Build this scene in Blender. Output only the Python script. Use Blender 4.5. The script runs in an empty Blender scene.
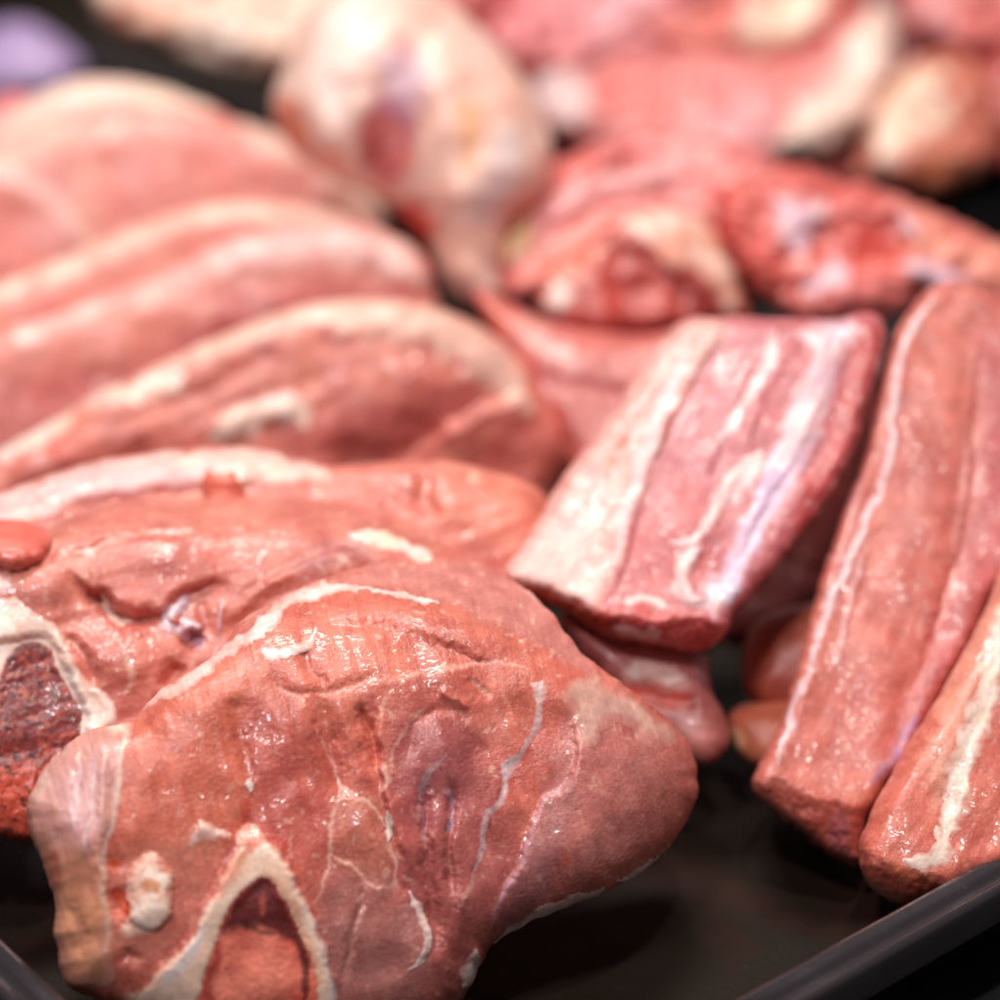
import bpy, math, random
import numpy as np
from mathutils import Vector
from mathutils.geometry import delaunay_2d_cdt

# ------------------------------------------------------------------ basics
S = 0.01                       # the shapes below are written in centimetres
FOC, PITCH, CAM_H = 2600.0, math.radians(28), 32.5
CAM = np.array([0.0, 0.0, CAM_H])
scene = bpy.context.scene
COL = scene.collection
rng = np.random.default_rng(11)

def lin(r, g, b):
    f = lambda c: (c / 255 / 12.92) if c <= 10 else ((c / 255 + 0.055) / 1.055) ** 2.4
    return np.array([f(r), f(g), f(b)])

def rays(p):
    p = np.atleast_2d(np.asarray(p, float))
    a = (p[:, 0] - 500) / FOC
    b = (500 - p[:, 1]) / FOC
    return np.stack([a, math.cos(PITCH) + b * math.sin(PITCH), -math.sin(PITCH) + b * math.cos(PITCH)], 1)

def at(x, y, z):
    d = rays((x, y))[0]
    return CAM + (z - CAM_H) / d[2] * d

# ------------------------------------------------------------------ noise
_perm = rng.permutation(512)
_perm = np.concatenate([_perm, _perm, _perm])
_grad = rng.normal(size=(512, 3)); _grad /= np.linalg.norm(_grad, axis=1)[:, None]

def perlin(P):
    P = np.asarray(P, float)
    i = np.floor(P).astype(int); f = P - i; i = i & 511
    u = f * f * f * (f * (f * 6 - 15) + 10)
    out = 0
    for dx in (0, 1):
        for dy in (0, 1):
            for dz in (0, 1):
                h = _perm[_perm[_perm[(i[:, 0] + dx) & 511] + ((i[:, 1] + dy) & 511)] + ((i[:, 2] + dz) & 511)] & 511
                g = _grad[h]
                d = g[:, 0] * (f[:, 0] - dx) + g[:, 1] * (f[:, 1] - dy) + g[:, 2] * (f[:, 2] - dz)
                w = (u[:, 0] if dx else 1 - u[:, 0]) * (u[:, 1] if dy else 1 - u[:, 1]) * (u[:, 2] if dz else 1 - u[:, 2])
                out = out + w * d
    return out * 1.5

def fbm(P, oct=4, gain=0.5):
    o = 0; a = 1.0; q = np.asarray(P, float).copy()
    for k in range(oct):
        o = o + a * perlin(q); q = q * 2.03 + 17.3; a *= gain
    return o

def sstep(a, b, x):
    t = np.clip((x - a) / (b - a), 0, 1)
    return t * t * (3 - 2 * t)

# ------------------------------------------------------------------ 2-D helpers
def smooth_closed(pts, step):
    pts = np.asarray(pts, float); n = len(pts); out = []
    for i in range(n):
        p0, p1, p2, p3 = pts[i - 1], pts[i], pts[(i + 1) % n], pts[(i + 2) % n]
        k = max(2, int(np.linalg.norm(p2 - p1) / step))
        for j in range(k):
            t = j / k
            out.append(0.5 * ((2 * p1) + (-p0 + p2) * t + (2 * p0 - 5 * p1 + 4 * p2 - p3) * t * t + (-p0 + 3 * p1 - 3 * p2 + p3) * t ** 3))
    return np.array(out)

def smooth_open(pts, sub=6):
    pts = np.asarray(pts, float)
    if len(pts) < 3:
        return pts
    e = np.vstack([2 * pts[0] - pts[1], pts, 2 * pts[-1] - pts[-2]]); out = []
    for i in range(1, len(e) - 2):
        p0, p1, p2, p3 = e[i - 1], e[i], e[i + 1], e[i + 2]
        for j in range(sub):
            t = j / sub
            out.append(0.5 * ((2 * p1) + (-p0 + p2) * t + (2 * p0 - 5 * p1 + 4 * p2 - p3) * t * t + (-p0 + 3 * p1 - 3 * p2 + p3) * t ** 3))
    out.append(pts[-1])
    return np.array(out)

def poly_dist(P, L, closed=False):
    """distance, signed side and 0..1 position along a polyline"""
    L = np.asarray(L, float)
    if closed: L = np.vstack([L, L[:1]])
    n = len(P); best = np.full(n, 1e9); side = np.ones(n); par = np.zeros(n)
    seg = np.linalg.norm(np.diff(L, axis=0), axis=1); cum = np.concatenate([[0], np.cumsum(seg)]); tot = max(cum[-1], 1e-6)
    for i in range(len(L) - 1):
        a, b = L[i], L[i + 1]; ab = b - a; l2 = ab @ ab
        if l2 < 1e-9: continue
        t = np.clip(((P - a) @ ab) / l2, 0, 1)
        q = P - (a + t[:, None] * ab); d = np.hypot(q[:, 0], q[:, 1])
        m = d < best
        best[m] = d[m]
        side[m] = np.sign(ab[0] * q[m, 1] - ab[1] * q[m, 0])
        par[m] = (cum[i] + t[m] * seg[i]) / tot
    return best, side, par

def inside(P, L):
    L = np.asarray(L, float); r = np.zeros(len(P), bool); j = len(L) - 1
    x, y = P[:, 0], P[:, 1]
    for i in range(len(L)):
        xi, yi = L[i]; xj, yj = L[j]
        if yi != yj:
            c = ((yi > y) != (yj > y)) & (x < (xj - xi) * (y - yi) / (yj - yi) + xi)
            r ^= c
        j = i
    return r

def region_sd(P, poly):
    L = smooth_closed(poly, 8)
    d, _, _ = poly_dist(P, L, True)
    return np.where(inside(P, L), d, -d)

# ------------------------------------------------------------------ objects
def tag(o, label=None, cat=None, group=None, kind=None):
    if label: o['label'] = label
    if cat: o['category'] = cat
    if group: o['group'] = group
    if kind: o['kind'] = kind
    return o

def make_mesh(name, V, F, mat, parent=None, origin=None, col=None, uv=None, smooth=True):
    origin = np.zeros(3) if origin is None else origin
    me = bpy.data.meshes.new(name)
    V = (np.asarray(V, float) - origin) * S
    F = np.asarray(F)
    me.from_pydata(V.tolist(), [], F.tolist())
    if smooth: me.polygons.foreach_set('use_smooth', [True] * len(me.polygons))
    if col is not None:
        a = me.attributes.new('col', 'FLOAT_COLOR', 'POINT')
        c = np.ones((len(V), 4)); col = np.asarray(col); c[:, :col.shape[1]] = col
        a.data.foreach_set('color', c.ravel())
    if uv is not None:
        a = me.attributes.new('fib', 'FLOAT_VECTOR', 'POINT')
        c = np.zeros((len(V), 3)); c[:, :uv.shape[1]] = uv
        a.data.foreach_set('vector', c.ravel())
    me.materials.append(mat)
    me.update()
    o = bpy.data.objects.new(name, me); COL.objects.link(o)
    if parent is not None: o.parent = parent
    else: o.location = origin * S
    return o

def empty(name, origin):
    o = bpy.data.objects.new(name, None); COL.objects.link(o)
    o.location = np.asarray(origin) * S; o.empty_display_size = 0.02
    return o

# ------------------------------------------------------------------ materials
def N(nt, t, **kw):
    n = nt.nodes.new(t)
    for k, v in kw.items():
        if k in n.inputs: n.inputs[k].default_value = v
        else: setattr(n, k, v)
    return n

def tissue(name, sss=0.3, rad=0.003, rough=(0.3, 0.48), bump=0.00028, grain=1300, fib=0.5, var=0.25, coat=0.35, speck=0.0, spec=0.5, radcol=(1.0, 0.3, 0.2), alpha=False, wet=1.0):
    """moist tissue: colour comes from the mesh's own colouring, broken up by grain and fibres"""
    m = bpy.data.materials.new(name); m.use_nodes = True; nt = m.node_tree; nt.nodes.clear(); L = nt.links.new
    out = N(nt, 'ShaderNodeOutputMaterial'); b = N(nt, 'ShaderNodeBsdfPrincipled'); L(b.outputs[0], out.inputs[0])
    thin = alpha; col = N(nt, 'ShaderNodeAttribute', attribute_name='col'); fb = N(nt, 'ShaderNodeAttribute', attribute_name='fib')
    tc = N(nt, 'ShaderNodeTexCoord')
    # fibres: noise stretched along the first coordinate of 'fib' (centimetres)
    mp = N(nt, 'ShaderNodeMapping'); mp.inputs['Scale'].default_value = (1.2, 14.0, 1.0); L(fb.outputs['Vector'], mp.inputs[0])
    nf = N(nt, 'ShaderNodeTexNoise', Scale=1.0, Detail=4.0, Roughness=0.6); L(mp.outputs[0], nf.inputs['Vector'])
    ng = N(nt, 'ShaderNodeTexNoise', Scale=float(grain), Detail=3.0, Roughness=0.6); L(tc.outputs['Object'], ng.inputs['Vector'])
    nb = N(nt, 'ShaderNodeTexNoise', Scale=170.0, Detail=4.0, Roughness=0.65); L(tc.outputs['Object'], nb.inputs['Vector'])
    # value variation
    def mrange(src, lo, hi, a=0.3, c=0.7):
        r = N(nt, 'ShaderNodeMapRange'); r.inputs['From Min'].default_value = a; r.inputs['From Max'].default_value = c
        r.inputs['To Min'].default_value = lo; r.inputs['To Max'].default_value = hi; L(src, r.inputs['Value']); return r.outputs[0]
    def mul(a, c):
        r = N(nt, 'ShaderNodeMath', operation='MULTIPLY'); L(a, r.inputs[0])
        if isinstance(c, float): r.inputs[1].default_value = c
        else: L(c, r.inputs[1])
        return r.outputs[0]
    v = mul(mul(mrange(nf.outputs['Fac'], 1 - var * fib, 1 + var * fib), mrange(nb.outputs['Fac'], 1 - var * .7, 1 + var * .7)), mrange(ng.outputs['Fac'], 1 - var * .35, 1 + var * .35))
    hs = N(nt, 'ShaderNodeMix', data_type='RGBA', blend_type='MULTIPLY'); hs.inputs['Factor'].default_value = 1.0
    L(col.outputs['Color'], hs.inputs['A']); cmb = N(nt, 'ShaderNodeCombineColor')
    L(v, cmb.inputs[0]); 
    v2 = N(nt, 'ShaderNodeMath', operation='POWER'); L(v, v2.inputs[0]); v2.inputs[1].default_value = 1.5
    L(v2.outputs[0], cmb.inputs[1]); L(v2.outputs[0], cmb.inputs[2]); L(cmb.outputs[0], hs.inputs['B'])
    colour = hs.outputs['Result']
    if speck:
        sp = N(nt, 'ShaderNodeTexNoise', Scale=520.0, Detail=2.0, Roughness=0.5); L(tc.outputs['Object'], sp.inputs['Vector'])
        mx = N(nt, 'ShaderNodeMix', data_type='RGBA'); L(mrange(sp.outputs['Fac'], 0.0, speck, 0.64, 0.74), mx.inputs['Factor'])
        L(colour, mx.inputs['A']); mx.inputs['B'].default_value = (0.78, 0.36, 0.28, 1); colour = mx.outputs['Result']
    L(colour, b.inputs['Base Color'])
    if thin: L(col.outputs['Alpha'], b.inputs['Alpha'])
    b.inputs['Subsurface Weight'].default_value = sss; b.inputs['Subsurface Radius'].default_value = radcol; b.inputs['Subsurface Scale'].default_value = rad
    L(mrange(nb.outputs['Fac'], rough[0], rough[1]), b.inputs['Roughness'])
    b.inputs['Specular IOR Level'].default_value = spec
    # bumps: a soft one under the skin, a crisper one in the film of moisture on top
    b1 = N(nt, 'ShaderNodeBump', Strength=0.5, Distance=bump); L(ng.outputs['Fac'], b1.inputs['Height'])
    b2 = N(nt, 'ShaderNodeBump', Strength=0.5, Distance=bump * 1.5 * fib); L(nf.outputs['Fac'], b2.inputs['Height']); L(b1.outputs[0], b2.inputs['Normal'])
    L(b2.outputs[0], b.inputs['Normal'])
    nw = N(nt, 'ShaderNodeTexNoise', Scale=310.0, Detail=1.8, Roughness=0.5); L(tc.outputs['Object'], nw.inputs['Vector'])
    c1 = N(nt, 'ShaderNodeBump', Strength=1.0, Distance=0.0008 * wet); L(nw.outputs['Fac'], c1.inputs['Height'])
    np_ = N(nt, 'ShaderNodeTexNoise', Scale=75.0, Detail=2.0, Roughness=0.55); L(tc.outputs['Object'], np_.inputs['Vector'])
    L(mrange(np_.outputs['Fac'], coat * .1, coat, .44, .66), b.inputs['Coat Weight'])   # wetter and drier patches
    b.inputs['Coat Roughness'].default_value = 0.15; b.inputs['Coat IOR'].default_value = 1.5
    L(c1.outputs[0], b.inputs['Coat Normal'])
    return m

def enamel(name, base, rough, bump=0.0, scale=900.0, coat=0.0, spec=.5, film=False):
    m = bpy.data.materials.new(name); m.use_nodes = True; nt = m.node_tree; b = nt.nodes['Principled BSDF']; L = nt.links.new
    tc = N(nt, 'ShaderNodeTexCoord'); n1 = N(nt, 'ShaderNodeTexNoise', Scale=scale, Detail=3.0, Roughness=0.6); L(tc.outputs['Object'], n1.inputs['Vector'])
    n2 = N(nt, 'ShaderNodeTexNoise', Scale=45.0, Detail=6.0, Roughness=0.6); L(tc.outputs['Object'], n2.inputs['Vector'])
    mx = N(nt, 'ShaderNodeMix', data_type='RGBA'); L(n2.outputs['Fac'], mx.inputs['Factor'])
    mx.inputs['A'].default_value = (*(np.array(base) * 0.75), 1); mx.inputs['B'].default_value = (*(np.array(base) * 1.3), 1)
    sp = N(nt, 'ShaderNodeMapRange'); sp.inputs['From Min'].default_value = 0.66; sp.inputs['From Max'].default_value = 0.76; L(n1.outputs['Fac'], sp.inputs['Value'])
    sm = N(nt, 'ShaderNodeMath', operation='MULTIPLY'); L(sp.outputs[0], sm.inputs[0]); sm.inputs[1].default_value = 0.5
    m2 = N(nt, 'ShaderNodeMix', data_type='RGBA'); L(sm.outputs[0], m2.inputs['Factor']); L(mx.outputs['Result'], m2.inputs['A']); m2.inputs['B'].default_value = (*(np.array(base) * 4 + 0.02), 1)
    L(m2.outputs['Result'], b.inputs['Base Color'])
    r = N(nt, 'ShaderNodeMapRange'); r.inputs['From Min'].default_value = .35; r.inputs['From Max'].default_value = .65; r.inputs['To Min'].default_value = rough - 0.14; r.inputs['To Max'].default_value = rough + 0.12; L(n2.outputs['Fac'], r.inputs['Value']); L(r.outputs[0], b.inputs['Roughness'])
    if bump:
        bp = N(nt, 'ShaderNodeBump', Strength=0.6, Distance=bump); L(n1.outputs['Fac'], bp.inputs['Height']); L(bp.outputs[0], b.inputs['Normal'])
    b.inputs['Coat Weight'].default_value = coat; b.inputs['Specular IOR Level'].default_value = spec
    if film:    # thin smears of meat juice
        n3 = N(nt, 'ShaderNodeTexNoise', Scale=22.0, Detail=5.0, Roughness=0.55, Distortion=0.8); L(tc.outputs['Object'], n3.inputs['Vector'])
        fm = N(nt, 'ShaderNodeMapRange'); fm.inputs['From Min'].default_value = 0.52; fm.inputs['From Max'].default_value = 0.62; L(n3.outputs['Fac'], fm.inputs['Value'])
        m3 = N(nt, 'ShaderNodeMix', data_type='RGBA'); f3 = N(nt, 'ShaderNodeMath', operation='MULTIPLY'); L(fm.outputs[0], f3.inputs[0]); f3.inputs[1].default_value = .6; L(f3.outputs[0], m3.inputs['Factor'])
        L(m2.outputs['Result'], m3.inputs['A']); m3.inputs['B'].default_value = (0.03, 0.011, 0.008, 1); L(m3.outputs['Result'], b.inputs['Base Color'])
        f4 = N(nt, 'ShaderNodeMath', operation='MULTIPLY'); L(fm.outputs[0], f4.inputs[0]); f4.inputs[1].default_value = .5; L(f4.outputs[0], b.inputs['Coat Weight']); b.inputs['Coat Roughness'].default_value = .12
    return m

SOFT = dict(sss=0.45, rad=0.0012, radcol=(1.0, 0.5, 0.4), coat=0.68)
PART = {**SOFT, 'sss': .12}
M_LEAN = tissue('lean_meat', fib=0.3, rough=(0.28, 0.46), bump=0.00034, speck=0.35, var=0.24, **SOFT)
M_RIB = tissue('rib_meat', rough=(0.34, 0.5), bump=0.00036, speck=0.5, fib=0.22, var=0.24, **SOFT)
M_PATCH = tissue('lean_patch', rough=(0.4, 0.55), var=0.2, **{**PART, 'coat': .4})
M_FAT = tissue('fat', rough=(0.34, 0.5), bump=0.00026, fib=0.35, var=0.16, **PART)
M_FATB = tissue('fat_solid', sss=0.5, rad=0.003, rough=(0.3, 0.5), bump=0.00022, grain=700, fib=0.25, var=0.12, coat=0.35, radcol=(1.0, 0.6, 0.45))
M_BONE = tissue('bone', rough=(0.36, 0.55), bump=0.0002, grain=1000, fib=0.15, var=0.14, **PART)
M_MARROW = tissue('marrow', sss=0.0, rad=0.0012, rough=(0.3, 0.5), bump=0.0002, grain=1000, fib=0.05, var=0.3, coat=0.6, radcol=(1.0, 0.5, 0.4))
M_SKIN = tissue('silver_skin', rough=(0.3, 0.45), bump=0.00022, grain=700, fib=0.6, var=0.16, **PART)
M_TRAY = enamel('tray_enamel', (0.015, 0.0102, 0.0072), 0.5, bump=0.0002, spec=.12, film=True, scale=620.0)
M_RIM = enamel('tray_rim_enamel', (0.026, 0.020, 0.024), 0.24, bump=0.00005, coat=.5)
M_COUNTER = enamel('counter_black', (0.004, 0.004, 0.005), 0.6)

# colours (real surface colours, linear)
LEAN, LEAN2 = lin(205, 112, 92), lin(186, 84, 70)
PURP = lin(150, 84, 92); DEEP = lin(150, 48, 46); PINK = lin(216, 124, 126); ORANGE = lin(222, 132, 100)
FAT, CREAM, WHITE = lin(246, 202, 186), lin(248, 210, 188), lin(250, 228, 220)
LILAC, BLUE = lin(200, 168, 186), lin(196, 190, 214)
BONEC, BLOOD, MAROON, TAN = lin(226, 182, 150), lin(196, 52, 40), lin(84, 22, 22), lin(212, 142, 104)

# ------------------------------------------------------------------ the cut of meat
TONE = np.array([1.0, 1.1, 1.17])
class Cut:
    """one piece of meat: a closed solid with a worked front and a plain back"""
    def __init__(self, name, outline, anchor, elev, azim, label, cat, front=0.9, back=1.8, R=1.0, step=2.5, group=None,
                 fibre=0.0, c1=LEAN, c2=LEAN2, heights=(), paints=(), rough_h=0.03, edge=1.2, seed=0, floor=0.06, body='lean', warp=3.5, waves=0.0, mat=None, lump=0.08, power=2.0, backcol=None, bow=()):
        self.bow = bow; c1 = np.asarray(c1) * TONE; c2 = np.asarray(c2) * TONE
        self.seed = seed; self.step = step
        r = np.random.default_rng(seed + 5)
        B = smooth_closed(outline, max(step, 2.0))
        # uneven hand-cut edge
        t = np.stack([B[:, 0] * .05, B[:, 1] * .05, np.full(len(B), seed * 3.1)], 1)
        nrm = np.stack([np.roll(B[:, 1], -1) - np.roll(B[:, 1], 1), -(np.roll(B[:, 0], -1) - np.roll(B[:, 0], 1))], 1)
        nrm /= np.linalg.norm(nrm, axis=1)[:, None] + 1e-9
        B = B + nrm * (fbm(t, 3) * edge)[:, None]
        self.B = B
        lo, hi = B.min(0), B.max(0); pts = []
        yy = np.arange(lo[1], hi[1], step * .866)
        for k, y in enumerate(yy):
            x = np.arange(lo[0] + (k % 2) * step / 2, hi[0], step); pts.append(np.stack([x, np.full(len(x), y)], 1))
        P = np.vstack(pts); P = P + r.uniform(-.18, .18, P.shape) * step
        P = P[inside(P, B)]; d, _, _ = poly_dist(P, B, True); P = P[d > step * .75]
        # rows close to the edge so that the edge is round
        cen = [];
        orient = 1 if np.sum(B[:, 0] * np.roll(B[:, 1], -1) - np.roll(B[:, 0], -1) * B[:, 1]) > 0 else -1
        for k in (0.18, 0.45):
            Q = B - nrm * orient * step * k
            dq, _, _ = poly_dist(Q, B, True); cen.append(Q[(dq > step * k * .8) & inside(Q, B)])
        P = np.vstack([P] + cen)
        self.P, self.T = self._tri(B, P)
        self.nb = len(B)
        d, _, _ = poly_dist(self.P, B, True); d[:self.nb] = 0
        # plane
        e, a = math.radians(elev), math.radians(azim)
        self.n = np.array([math.cos(e) * math.sin(a), -math.cos(e) * math.cos(a), math.sin(e)])
        self.p0 = at(*anchor)
        depth = self._depth(self.P); self.px = depth.mean() / FOC           # cm per pixel
        dc = d * self.px
        X = depth[:, None] * rays(self.P)
        self.X = X
        W = self._warp(self.P, warp)
        k = np.clip(dc / R, 0, 1); prof = (1 - (1 - k) ** power) ** (1 / power)
        h = front * prof
        env = sstep(0, .35, dc)
        for f in heights: h = h + self._height(f, W) * (1.0 if f[0] == 'slope' else np.maximum(env, .15))
        q = X * 0.8 + seed
        h = h + fbm(q, 2) * lump * env + (fbm(X * 1.7 + seed, 2) * .4 + fbm(X * 8.0 + seed, 2) * .13) * rough_h * sstep(0, .2, dc)
        th = math.radians(fibre)
        c, s = math.cos(th), math.sin(th)
        u = (self.P[:, 0] * c + self.P[:, 1] * s) * self.px; v = (-self.P[:, 0] * s + self.P[:, 1] * c) * self.px
        self.uv = np.stack([u, v, np.full(len(u), seed * 1.7)], 1)
        if waves:
            h = h + env * waves * fbm(np.stack([u * .5, v * 2.6, np.full(len(u), seed * .77)], 1), 2)
        self.h = h; self.depth = depth; self.dc = dc; self.W = W
        F = CAM + (depth - h)[:, None] * rays(self.P)
        F[:, 2] = np.maximum(F[:, 2], floor)
        # back
        sb = step * 4
        pts = []
        for kk, y in enumerate(np.arange(lo[1], hi[1], sb * .866)):
            x = np.arange(lo[0] + (kk % 2) * sb / 2, hi[0], sb); pts.append(np.stack([x, np.full(len(x), y)], 1))
        PB = np.vstack(pts); PB = PB[inside(PB, B)]; db, _, _ = poly_dist(PB, B, True); PB = PB[db > sb * .5]
        PB2, TB = self._tri(B, PB)
        db, _, _ = poly_dist(PB2, B, True); db[:self.nb] = 0
        kb = np.clip(db * self.px / max(R, back * .6), 0, 1)
        hb = back * np.sqrt(1 - (1 - kb) ** 2)
        dpt = self._depth(PB2)
        BK = CAM + dpt[:, None] * rays(PB2); r_ = rays(PB2); r_ /= np.linalg.norm(r_, axis=1)[:, None]
        dirn = (r_ * .6 - self.n * .4); BK = BK + hb[:, None] * dirn
        BK[:, 2] = np.maximum(BK[:, 2], floor)
        # ---- colour
        fib = fbm(np.stack([u * .9, v * 5.0, np.full(len(u), seed * 2.2)], 1), 3)
        blot = fbm(X * .55 + 31 + seed, 3)
        m = np.clip(.5 + blot * .7 + fib * .35, 0, 1)[:, None]
        col = c1 * (1 - m) + c2 * m
        for p in paints: col = self._paint(p, col)
        self.col = col
        nf = len(self.P)
        remap = np.concatenate([np.arange(self.nb), np.arange(len(PB2) - self.nb) + nf])
        V = np.vstack([F, BK[self.nb:]])
        T = np.vstack([self._orient(F, self.T, True), self._orient(BK, TB, False, remap)])
        colb = np.tile((c1 + c2) / 2 if backcol is None else backcol, (len(BK) - self.nb, 1))
        uvb = np.zeros((len(colb), 3)); uvb[:, :2] = PB2[self.nb:] * self.px
        self.F = F
        tn = np.cross(F[self.T[:, 1]] - F[self.T[:, 0]], F[self.T[:, 2]] - F[self.T[:, 0]])
        vn = np.zeros_like(F)
        for j in range(3): np.add.at(vn, self.T[:, j], tn)
        vn /= np.linalg.norm(vn, axis=1)[:, None] + 1e-12
        vn[(vn * (F - CAM)).sum(1) > 0] *= -1
        self.N = vn
        base = V.mean(0); base[2] = V[:, 2].min(); self.base = base
        self.root = tag(empty(name, base), label, cat, group)
        self.body = make_mesh(body, V, T, mat or M_LEAN, self.root, base, np.vstack([col, colb]), np.vstack([self.uv, uvb]))
        self.maxz = V[:, 2].max()

    def _tri(self, B, P):
        vs = [Vector(p) for p in B] + [Vector(p) for p in P]
        r = delaunay_2d_cdt(vs, [], [list(range(len(B)))], 1, 1e-5)
        Q = np.array([[v.x, v.y] for v in r[0]]); T = np.array([f for f in r[2] if len(f) == 3])
        # keep the outline first
        return Q, T

    def _depth(self, P):
        d = rays(P); t = ((self.p0 - CAM) @ self.n) / (d @ self.n)
        for (x, y, ang, span, amp) in self.bow:        # the cut sags and curves away from its middle
            a = math.radians(ang); k = np.maximum(0, ((P[:, 0] - x) * math.cos(a) + (P[:, 1] - y) * math.sin(a)) / span)
            t = t + amp * k * k
        return t

    def _warp(self, P, a):
        q = np.stack([P[:, 0] * .045, P[:, 1] * .045, np.full(len(P), self.seed + .5)], 1)
        q2 = q * 4.1
        return P + a * np.stack([fbm(q, 2), fbm(q + 50, 2)], 1) + a * .45 * np.stack([perlin(q2), perlin(q2 + 9)], 1)

    def _orient(self, V, T, front, remap=None):
        n = np.cross(V[T[:, 1]] - V[T[:, 0]], V[T[:, 2]] - V[T[:, 0]])
        c = V[T].mean(1) - CAM
        s = (n * c).sum(1); flip = (s > 0) if front else (s < 0)
        T = T.copy(); T[flip] = T[flip][:, ::-1]
        return T if remap is None else remap[T]

    def _height(self, f, W):
        k = f[0]
        if k == 'ridge':
            d, _, p = poly_dist(W, smooth_open(f[1])); tap = sstep(-.02, .2, p) * sstep(1.02, .8, p)
            return f[3] * np.exp(-(d / f[2]) ** 2) * tap
        if k == 'fold':
            d, s, p = poly_dist(W, smooth_open(f[1])); tap = sstep(0, .22, p) * sstep(1, .78, p)
            sg = np.tanh(s * d / 3.5) * (f[4] if len(f) > 4 else 1)
            up = np.where(sg > 0, sg * np.exp(-d / f[2]), sg * .5 * np.exp(-d / (f[2] * .5)))
            return f[3] * up * tap
        if k == 'blob':
            x, y, rx, ry, a = f[1:6]; t = math.radians(f[6] if len(f) > 6 else 0)
            dx, dy = W[:, 0] - x, W[:, 1] - y
            u = (dx * math.cos(t) + dy * math.sin(t)) / rx; v = (-dx * math.sin(t) + dy * math.cos(t)) / ry
            return a * np.exp(-(u * u + v * v))
        if k == 'dome':
            x, y, rx, ry, a = f[1:6]; t = math.radians(f[6] if len(f) > 6 else 0)
            dx, dy = W[:, 0] - x, W[:, 1] - y
            u = (dx * math.cos(t) + dy * math.sin(t)) / rx; v = (-dx * math.sin(t) + dy * math.cos(t)) / ry
            return a * np.sqrt(np.clip(1 - u * u - v * v, 0, 1))
        if k == 'slope':                            # a cut end that falls away beyond a line
            sd = region_sd(self.P + (W - self.P) * 1.5, f[1]); return f[3] * np.clip((sd + f[2]) / (2 * f[2]), 0, 1.6) ** 1.2
        if k == 'region':
            sd = region_sd(W, f[1]); return f[3] * (sstep(-f[2], f[2], sd) if len(f) < 5 else np.clip((sd + f[2]) / (2 * f[2]), 0, 1))
        raise ValueError(k)

    def _mask(self, f):
        if f[0] == 'stroke':                       # ('stroke', line, width px, ...)
            d, _, p = poly_dist(self.W, smooth_open(f[1])); w = f[2]
            n = fbm(np.stack([self.P[:, 0] * .06, self.P[:, 1] * .06, np.full(len(self.P), self.seed + 3.)], 1), 3)
            ww = w * (1 + .55 * n) * (.35 + .65 * sstep(0, .18, p) * sstep(1, .82, p))
            return sstep(ww * 1.25, ww * .15, d)
        if f[0] == 'area':                         # ('area', polygon, feather px, ...)
            sd = region_sd(self.W, f[1])
            n = fbm(np.stack([self.P[:, 0] * .035, self.P[:, 1] * .035, np.full(len(self.P), self.seed + 8.)], 1), 3)
            return sstep(-f[2], f[2], sd + n * f[2] * .7)
        if f[0] == 'edge':                         # ('edge', width cm, ...)
            n = fbm(self.X * 1.5 + self.seed, 3); return sstep(f[1] * 1.2, f[1] * .6, self.dc + n * f[1] * .3)
        if f[0] == 'noise':                        # ('noise', scale per cm, threshold, ...)
            return sstep(f[2], f[2] + .25, fbm(self.X * f[1] + self.seed * 1.3, 3))
        raise ValueError(f[0])

    def _paint(self, p, col):
        m = self._mask(p)
        if p[0] in ('stroke', 'area'): c, s = p[3], p[4]
        elif p[0] == 'edge': c, s = p[2], p[3]
        else: c, s = p[3], p[4]
        m = (m * s)[:, None]
        return col * (1 - m) + c * m

    def patch(self, name, masks, mat, col, col2=None, th=0.05, depth=0.2, parent=None, label=None, rough=0.02, paints=(), minus=(), noise=(1.6, .7), grain=0.0, opacity=.94):
        """a part that lies in the front surface and stands slightly proud of it"""
        m = np.zeros(len(self.P))
        for f in masks: m = np.maximum(m, self._mask(f) * (f[3] if len(f) > 3 and f[0] != 'edge' else 1))
        for f in minus: m = m * (1 - self._mask(f))
        use = (m[self.T] > .06).all(1); T = self.T[use]
        if len(T) == 0: print('EMPTY PATCH', name); return None
        ids = np.unique(T); inv = np.full(len(self.P), -1); inv[ids] = np.arange(len(ids)); T = inv[T]
        nz = fbm(self.X[ids] * 1.6 + 7 + self.seed, 2) * rough * .3
        if grain: nz = nz + fbm(self.X[ids] * 11 + 3, 2) * grain
        off = .003 + th * .38 * sstep(.05, 1.0, m[ids]) + nz * sstep(.5, 1, m[ids])
        out = self.F[ids] + self.N[ids] * off[:, None]
        out[:, 2] = np.maximum(out[:, 2], .04)
        inn = self.F[ids] - self.N[ids] * depth
        T = self._orient(out, T, True)
        n = len(ids)
        bl = np.clip(.5 + noise[1] * 1.2 * fbm(self.X[ids] * noise[0] + 77 + self.seed, 3), 0, 1)[:, None]
        c = col * (1 - bl) + (col if col2 is None else col2) * bl
        full = np.zeros((len(self.P), 3)); full[ids] = c
        for p in paints: full = self._paint(p, full)
        bm = np.clip((m[ids] - .06) / .8, 0, 1)[:, None] * opacity; al = np.ones((n, 1))
        c = np.hstack([self.col[ids] * (1 - bm) + full[ids] * bm, al])
        # every separate piece of tissue becomes a part of its own
        lab = np.arange(n)
        while True:
            lo = lab[T].min(1); nl = lab.copy()
            for j in range(3): np.minimum.at(nl, T[:, j], lo)
            nl = nl[nl]
            if (nl == lab).all(): break
            lab = nl
        best = None
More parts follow.
